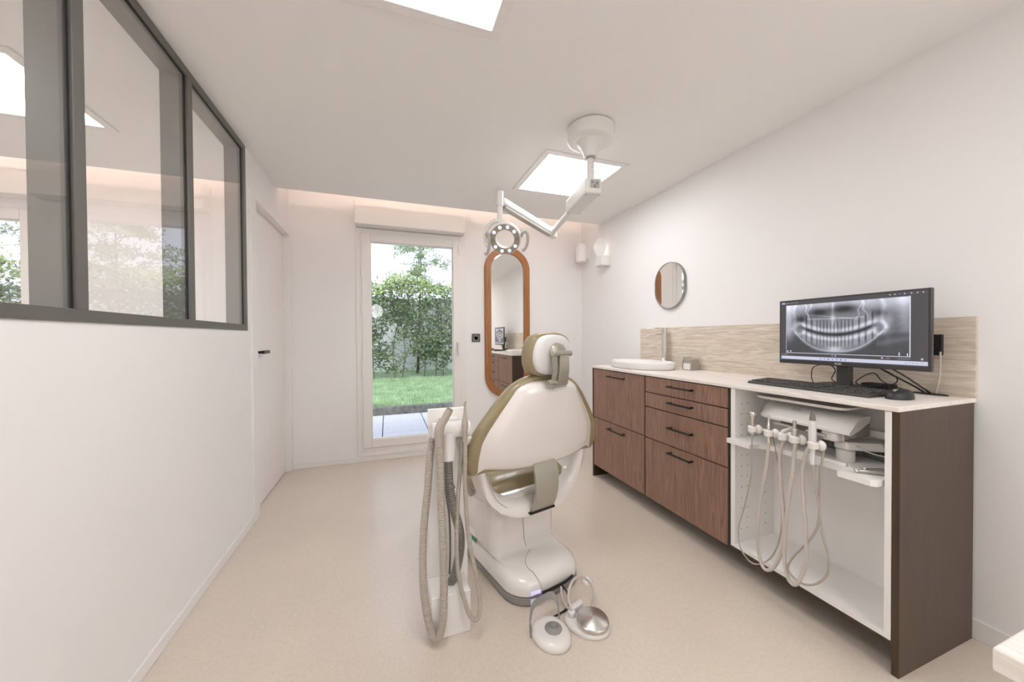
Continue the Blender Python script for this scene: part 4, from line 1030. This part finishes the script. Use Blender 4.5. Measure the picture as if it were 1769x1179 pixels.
# ------------------------------------------------------------------ foot controls
f1 = thing('foot_control', 'white oval foot pedal with grey knob and flat grey carrying handle', 'pedal', (.60, 1.24, 0), 0, 'foot controls on the floor')
def egg(cx_, cy_, rot, hl, hwf, hwb, z, sc=1.0, n=40):
    """rounded pedal outline: round near end (−), flatter far end (+)"""
    out = []
    for i in range(n):
        a = 2*pi*i/n; x = cos(a); y = sin(a)
        w_ = hwf if x < 0 else hwf+(hwb-hwf)*x
        ex = x if x < 0 else math.copysign(abs(x)**.55, x)
        px, py = hl*ex*sc, w_*(math.copysign(abs(y)**(.8 if x > 0 else 1), y))*sc
        out.append((cx_+px*cos(rot)-py*sin(rot), cy_+px*sin(rot)+py*cos(rot), z))
    return out
r1_ = radians(102)
ec = (.592, 1.243)
bm = NB(); loft(bm, [egg(*ec, r1_, .083, .072, .060, z_, s_) for z_, s_ in ((0, .96), (.004, 1.0), (.014, 1.0), (.024, .93), (.030, .82), (.033, .60))]); pb = part('pedal_body', bm, M['white'], f1, smooth=50)
bm = NB(); lathe(bm, [(.001, 0), (.033, 0), (.034, .004), (.030, .007), (.014, .009), (.011, .012), (.0105, .018), (.006, .020), (.001, .019)], (.600, 1.243, .030), (0, 0, 1)); part('knob', bm, M['greyplastic'], f1, smooth=40)
bm = NB(); ribbon(bm, [(.517, 1.272, .008), (.520, 1.285, .055), (.548, 1.318, .082), (.60, 1.337, .086), (.645, 1.345, .082), (.660, 1.326, .055), (.650, 1.288, .010)], .024, .006, (.22, .45, .75)); part('carrying_handle', bm, M['greyplastic'], f1)
f2 = thing('foot_control', 'round steel disc foot pedal on a white base, right of the other foot control', 'pedal', (.755, 1.24, 0), 0, 'foot controls on the floor')
r2_ = radians(128)
bm = NB(); loft(bm, [egg(.752, 1.248, r2_, .092, .072, .050, z_, s_) for z_, s_ in ((0, .97), (.004, 1.0), (.012, 1.0), (.017, .95), (.018, .7))]); part('pedal_base', bm, M['white'], f2, smooth=50)
dn = Vector((.02, -.05, 1)).normalized()
bm = NB(); lathe(bm, [(.001, .018), (.058, .018), (.064, .022), (.064, .034), (.061, .037), (.001, .047)], (.768, 1.232, 0), dn, 48); part('steel_disc', bm, M['steel'], f2, smooth=25)
bm = NB(); obox(bm, (.738, 1.312, .030), Vector((cos(radians(18)), sin(radians(18)), 0)), Vector((-sin(radians(18)), cos(radians(18)), 0)), UZ, .036, .013, .015); cyl(bm, (.706, 1.290, .0), (.706, 1.290, .040), .015); part('hose_block', bm, M['padwhite'], f2, bevel=.006, bseg=3)
bm = NB(); tube(bm, [(.706, 1.290, .036), (.706, 1.305, .055), (.716, 1.335, .076), (.755, 1.372, .096), (.813, 1.400, .088), (.862, 1.405, .045), (.868, 1.375, .012), (.815, 1.315, .007), (.770, 1.298, .007), (.733, 1.312, .007), (.716, 1.345, .010), (.715, 1.395, .025), (.728, 1.428, .042)], .0055, seg=10, n=10); part('air_hose', bm, M['hoselight'], f2)
bm = NB(); tube(bm, [(.735, 1.432, .046), (.745, 1.405, .030), (.735, 1.365, .008), (.700, 1.340, .006), (.640, 1.325, .006), (.600, 1.318, .010), (.575, 1.305, .016)], .0035, seg=8); part('pedal_cable', bm, M['blackmatt'], f1, label='black pedal cable')
f3 = thing('call_button', 'small round white floor button with a blue centre beside the chair base', 'button', (.88, 1.535, 0))
bm = NB(); lathe(bm, [(.001, 0), (.026, 0), (.027, .006), (.022, .014), (.012, .018), (.001, .019)], (.885, 1.465, 0)); part('button_body', bm, M['white'], f3, smooth=50)
bm = NB(); lathe(bm, [(.001, .0185), (.010, .0185), (.009, .0215), (.001, .0225)], (.885, 1.465, 0)); part('button_cap', bm, M['bluelight'], f3)

# ------------------------------------------------------------------ near worktop corner at the lower right
tb = thing('side_table', 'pale table corner cut off at the lower right edge of the photo', 'table', (1.0, 0, 0))
bm = NB(); box(bm, .762, -.42, .718, 1.32, .233, .750); part('table_top', bm, M['worktop'], tb, bevel=.003)
for x_, y_ in ((.84, .155), (1.26, .155), (.84, -.36), (1.26, -.36)):
    bm = NB(); box(bm, x_-.02, y_-.02, 0, x_+.02, y_+.02, .7175); part('leg', bm, M['melamine'], tb)

# ------------------------------------------------------------------ garden
def tagged(o, label, cat=None, kind=None, group=None):
    if label: o['label'] = label
    if cat: o['category'] = cat
    if kind: o['kind'] = kind
    if group: o['group'] = group
    return o
bm = NB(); box(bm, -12, 6.40, -.4, 9, 16, -.02); struct('ground', bm, M['turf'])
bm = NB(); box(bm, -12, 3.905, -.4, 6, 6.40, -.135); struct('terrace_bed', bm, M['joint'])
xs_ = [-2.35, -1.22, -.072, .53, 1.13, 1.73, 2.33]; ys_ = [3.91, 4.48, 5.08, 5.68, 6.26]
k = 0
for i in range(len(xs_)-1):
    for j in range(len(ys_)-1):
        bm = NB(); box(bm, xs_[i]+.006, ys_[j]+.003, -.135, xs_[i+1]-.006, ys_[j+1]-.003, -.118)
        o = finish('paving_slab', bm, M['paver'], ((xs_[i]+xs_[i+1])/2, (ys_[j]+ys_[j+1])/2, -.135), bevel=.003); o.location = ((xs_[i]+xs_[i+1])/2, (ys_[j]+ys_[j+1])/2, -.135)
        tagged(o, 'speckled grey paving slab on the terrace outside the garden door', 'paving slab', group='terrace paving slabs')
bm = NB(); box(bm, -12, 6.27, -.134, 6, 6.40, .005)
single('kerb', bm, M['kerb'], (-3, 6.33, -.134), 'weathered dark kerb between the terrace and the lawn', 'kerb', bevel=.006)
def leaf_quad(V, Fc, c_, size, rnd):
    n_ = Vector((rnd.gauss(0, 1), rnd.gauss(0, 1)-.6, rnd.gauss(0, 1)+.5)).normalized(); a, b_ = frame_axes(n_)
    q = rnd.uniform(0, 2*pi); u_ = a*cos(q)+b_*sin(q); v_ = n_.cross(u_)
    i = len(V); s_ = size*rnd.uniform(.6, 1.25)
    V += [c_-u_*s_, c_+v_*s_*.45-n_*s_*.1, c_+u_*s_, c_-v_*s_*.45-n_*s_*.1]; Fc.append((i, i+1, i+2, i+3))
def leafmesh(name, V, Fc, mat, parent=None, org=Vector((0, 0, 0))):
    me = bpy.data.meshes.new(name); me.from_pydata([tuple(v-org) for v in V], [], Fc); me.materials.append(mat)
    o = bpy.data.objects.new(name, me); COL.objects.link(o)
    if parent: o.parent = parent
    return o
def n3(x, z, s_): return sin(x*2.1*s_+1.3)*cos(z*2.7*s_+.4)+.6*sin(x*4.7*s_+z*3.1*s_)+.35*cos(x*9.3*s_-z*7.7*s_)
def hedge(x0, x1, label, nleaf, seed, name='hedge'):
    rnd = random.Random(seed); og = Vector(((x0+x1)/2, 11.0, -.02)); h = thing(name, label, 'hedge', og)
    V, Fc, V2, F2 = [], [], [], []; c_ = 0
    while c_ < nleaf:
        x = rnd.uniform(x0, x1); z = rnd.uniform(.15, 2.75+.15*sin(x*3)); y = 11.0+rnd.gauss(0, .22)
        dens = .55+.33*n3(x, z, 1.0)
        if z > 2.1: dens += .5
        if z < .6: dens -= .35
        if rnd.random() > dens: continue
        c_ += 1
        if z > 2.35 and rnd.random() < .75: leaf_quad(V2, F2, Vector((x, y, z+rnd.uniform(0, .25))), .060, rnd)
        else: leaf_quad(V, Fc, Vector((x, y, z)), .062, rnd)
    leafmesh('foliage', V, Fc, M['leafdark'], h, og); o = leafmesh('young_foliage', V2, F2, M['leaflight'], h, og); o['label'] = 'bright young leaves along the top'
    bm = NB()
    x = x0+.2
    while x < x1:
        tube(bm, [(x, 11.0, -.02), (x+rnd.uniform(-.08, .08), 11.0, .9), (x+rnd.uniform(-.25, .25), 11.0, 2.3)], .013, seg=6, n=3)
        for q in range(5):
            z_ = rnd.uniform(.3, 2.0); tube(bm, [(x, 11.0, z_), (x+rnd.choice((-1, 1))*.25, 11.0+rnd.uniform(-.2, .2), z_+.25), (x+rnd.choice((-1, 1))*.4, 11.0, z_+.55)], .007, seg=5, n=3)
        x += rnd.uniform(.2, .75)
    part('stem', bm, M['bark'], h)
    return h
hedge(-1.6, 7.6, 'tall clipped green hedge at the end of the lawn beyond the garden door', 25000, 1)
hedge(-10.5, -1.7, 'loose green hedge seen through the glass partition and the room behind it', 13000, 2)
for k, z_ in enumerate((2.0, 1.45, .95, .42)):
    bm = NB(); cyl(bm, (-1.6, 10.72, z_), (7.6, 10.72, z_-.02), .008, seg=6)
    single('fence_wire', bm, M['wire'], (1.3, 10.72, z_), ['topmost fence wire stretched in front of the hedge', 'second fence wire from the top in front of the hedge', 'third fence wire from the top in front of the hedge', 'lowest fence wire in front of the hedge'][k], 'wire')
bm = NB(); box(bm, -12, 13.4, -.05, 9, 13.55, 2.5)
single('garden_wall', bm, M['render'], (-3, 13.47, -.05), 'pale rendered wall glimpsed through gaps in the hedge', 'wall')
def tree(x, y, ztrunk, spread, hgt, nleaf, seed, label):
    rnd = random.Random(seed); og = Vector((x, y, -.02)); t = thing('tree', label, 'tree', og)
    V, Fc = [], []; bm = NB(); top = Vector((x+.1, y, ztrunk))
    tube(bm, [(x, y, -.02), (x+.05, y, ztrunk*.5), top, (x+.15, y, ztrunk+hgt*.9)], .05, seg=8, n=4, taper=lambda q: 1-.8*q)
    for b_ in range(18):
        z0 = ztrunk*.6+rnd.random()**.8*(hgt+ztrunk*.4)*.85; th = rnd.uniform(0, 2*pi); up = rnd.uniform(-.05, .75)
        L_ = spread*rnd.uniform(.35, 1.0)*(1-.35*(z0-ztrunk*.6)/(hgt+ztrunk*.4)); d3 = Vector((cos(th), sin(th)*.6, 0))
        s0 = Vector((x+.1, y, z0)); e1 = s0+d3*L_*.45+Vector((rnd.uniform(-.12, .12), 0, L_*up*.35)); e2 = e1+d3*L_*.55+Vector((rnd.uniform(-.15, .15), 0, L_*up*.2-.08))
        tube(bm, [s0, e1, e2], .011, seg=5, n=4, taper=lambda q: 1-.8*q)
        for w_ in range(5):
            f_ = rnd.uniform(.3, 1.0); a0_ = s0.lerp(e1, f_*2) if f_ < .5 else e1.lerp(e2, f_*2-1)
            tw_ = a0_+Vector((rnd.uniform(-.45, .45), rnd.uniform(-.3, .3), rnd.uniform(-.12, .3)))
            tube(bm, [a0_, a0_.lerp(tw_, .5)+Vector((0, 0, .03)), tw_], .005, seg=4, n=3)
            for q in range(nleaf//90):
                p = a0_.lerp(tw_, rnd.uniform(.1, 1.15))+Vector((rnd.gauss(0, .09), rnd.gauss(0, .12), rnd.gauss(0, .05)))
                leaf_quad(V, Fc, p, .042, rnd)
    part('trunk', bm, M['bark'], t); leafmesh('foliage', V, Fc, M['treeleaf'], t, og)
tree(.95, 12.2, 2.6, 2.4, 2.3, 7000, 5, 'slender tree with feathery leaves rising above the hedge beyond the garden door')
tree(4.9, 12.2, 2.6, 2.2, 2.4, 6000, 11, 'broad leafy tree behind the hedge to the right, seen reflected in the glass partition')
tree(7.2, 12.6, 2.4, 2.2, 2.6, 6000, 12, 'broad leafy tree farthest right behind the hedge')
tree(-7.6, 12.2, 2.6, 2.6, 2.2, 4200, 8, 'leafy tree seen through the glass partition and the far window')
# short grass on the visible part of the lawn
rnd = random.Random(4); V, Fc = [], []
for k in range(15000):
    y = 6.42+4.4*rnd.random()**1.3; x = rnd.uniform(-.9, 3.0); h_ = rnd.uniform(.03, .075); a = rnd.uniform(0, pi); dx, dy = cos(a)*.006, sin(a)*.006
    i = len(V); V += [Vector((x-dx, y-dy, -.02)), Vector((x+dx, y+dy, -.02)), Vector((x+rnd.uniform(-.03, .03), y+rnd.uniform(-.03, .03), -.02+h_))]; Fc.append((i, i+1, i+2))
o = leafmesh('grass', V, Fc, M['grassblade']); tagged(o, 'short green grass of the lawn beyond the kerb', 'grass', kind='stuff')

# ------------------------------------------------------------------ sky and added soft sun
wd = bpy.data.worlds.new('overcast_sky'); SC.world = wd; wd.use_nodes = True; nt = wd.node_tree
bg = nt.nodes['Background']; tc = nt.nodes.new('ShaderNodeTexCoord'); sp_ = nt.nodes.new('ShaderNodeSeparateXYZ'); rp_ = nt.nodes.new('ShaderNodeValToRGB')
nt.links.new(tc.outputs['Generated'], sp_.inputs[0]); nt.links.new(sp_.outputs['Z'], rp_.inputs['Fac'])
rp_.color_ramp.elements[0].position = 0; rp_.color_ramp.elements[0].color = (.86, .89, 1.0, 1)
rp_.color_ramp.elements[1].position = .6; rp_.color_ramp.elements[1].color = (.72, .80, 1.0, 1)
nt.links.new(rp_.outputs['Color'], bg.inputs['Color']); bg.inputs['Strength'].default_value = 1.6
nz_ = nt.nodes.new('ShaderNodeTexNoise')

sl = bpy.data.lights.new('fill_sun', 'SUN'); sl.energy = 2.4; sl.angle = radians(25); sl.color = (1, .97, .93)  # added to brighten paving, lawn and hedge front
so_ = bpy.data.objects.new('fill_sun', sl); COL.objects.link(so_); so_.rotation_euler = (radians(38), 0, radians(-18))
# daylight coming in through the garden door
def portal(x0, x1, z0, z1, name):
    L_ = bpy.data.lights.new(name, 'AREA'); L_.shape = 'RECTANGLE'; L_.size = x1-x0; L_.size_y = z1-z0; L_.cycles.is_portal = True
    o = bpy.data.objects.new(name, L_); COL.objects.link(o); o.location = ((x0+x1)/2, YB+.10, (z0+z1)/2); o.rotation_euler = (radians(-90), 0, 0)
portal(BX0, BX1, .1, 2.2, 'daylight_portal'); portal(OX0, OX1, .1, 2.16, 'daylight_portal')

# ------------------------------------------------------------------ camera (solved from the photograph's vanishing points)
yaw, tilt, roll, f_px = .3377, .0114, -.0061, 613.667
F_ = Vector((sin(yaw)*cos(tilt), cos(yaw)*cos(tilt), -sin(tilt))); R0 = Vector((cos(yaw), -sin(yaw), 0)); U0 = R0.cross(F_)
R1 = R0*cos(roll)+U0*sin(roll); U1 = U0*cos(roll)-R0*sin(roll)
cam = bpy.data.cameras.new('camera'); cam.lens = 36*f_px/1769; cam.sensor_width = 36; cam.clip_start = .02; cam.clip_end = 200
co = bpy.data.objects.new('camera', cam); COL.objects.link(co)
co.matrix_world = Matrix(((R1.x, U1.x, -F_.x, 0), (R1.y, U1.y, -F_.y, 0), (R1.z, U1.z, -F_.z, 1.17), (0, 0, 0, 1)))
SC.camera = co

vs = SC.view_settings; vs.view_transform = 'Standard'; vs.look = 'None'; vs.exposure = 0; vs.gamma = 1; vs.use_curve_mapping = False
SC.cycles.use_denoising = True
SC.cycles.use_adaptive_sampling = True; SC.cycles.adaptive_threshold = .035
SC.cycles.max_bounces = 10; SC.cycles.diffuse_bounces = 5; SC.cycles.glossy_bounces = 5; SC.cycles.transparent_max_bounces = 16
SC.cycles.sample_clamp_indirect = 6
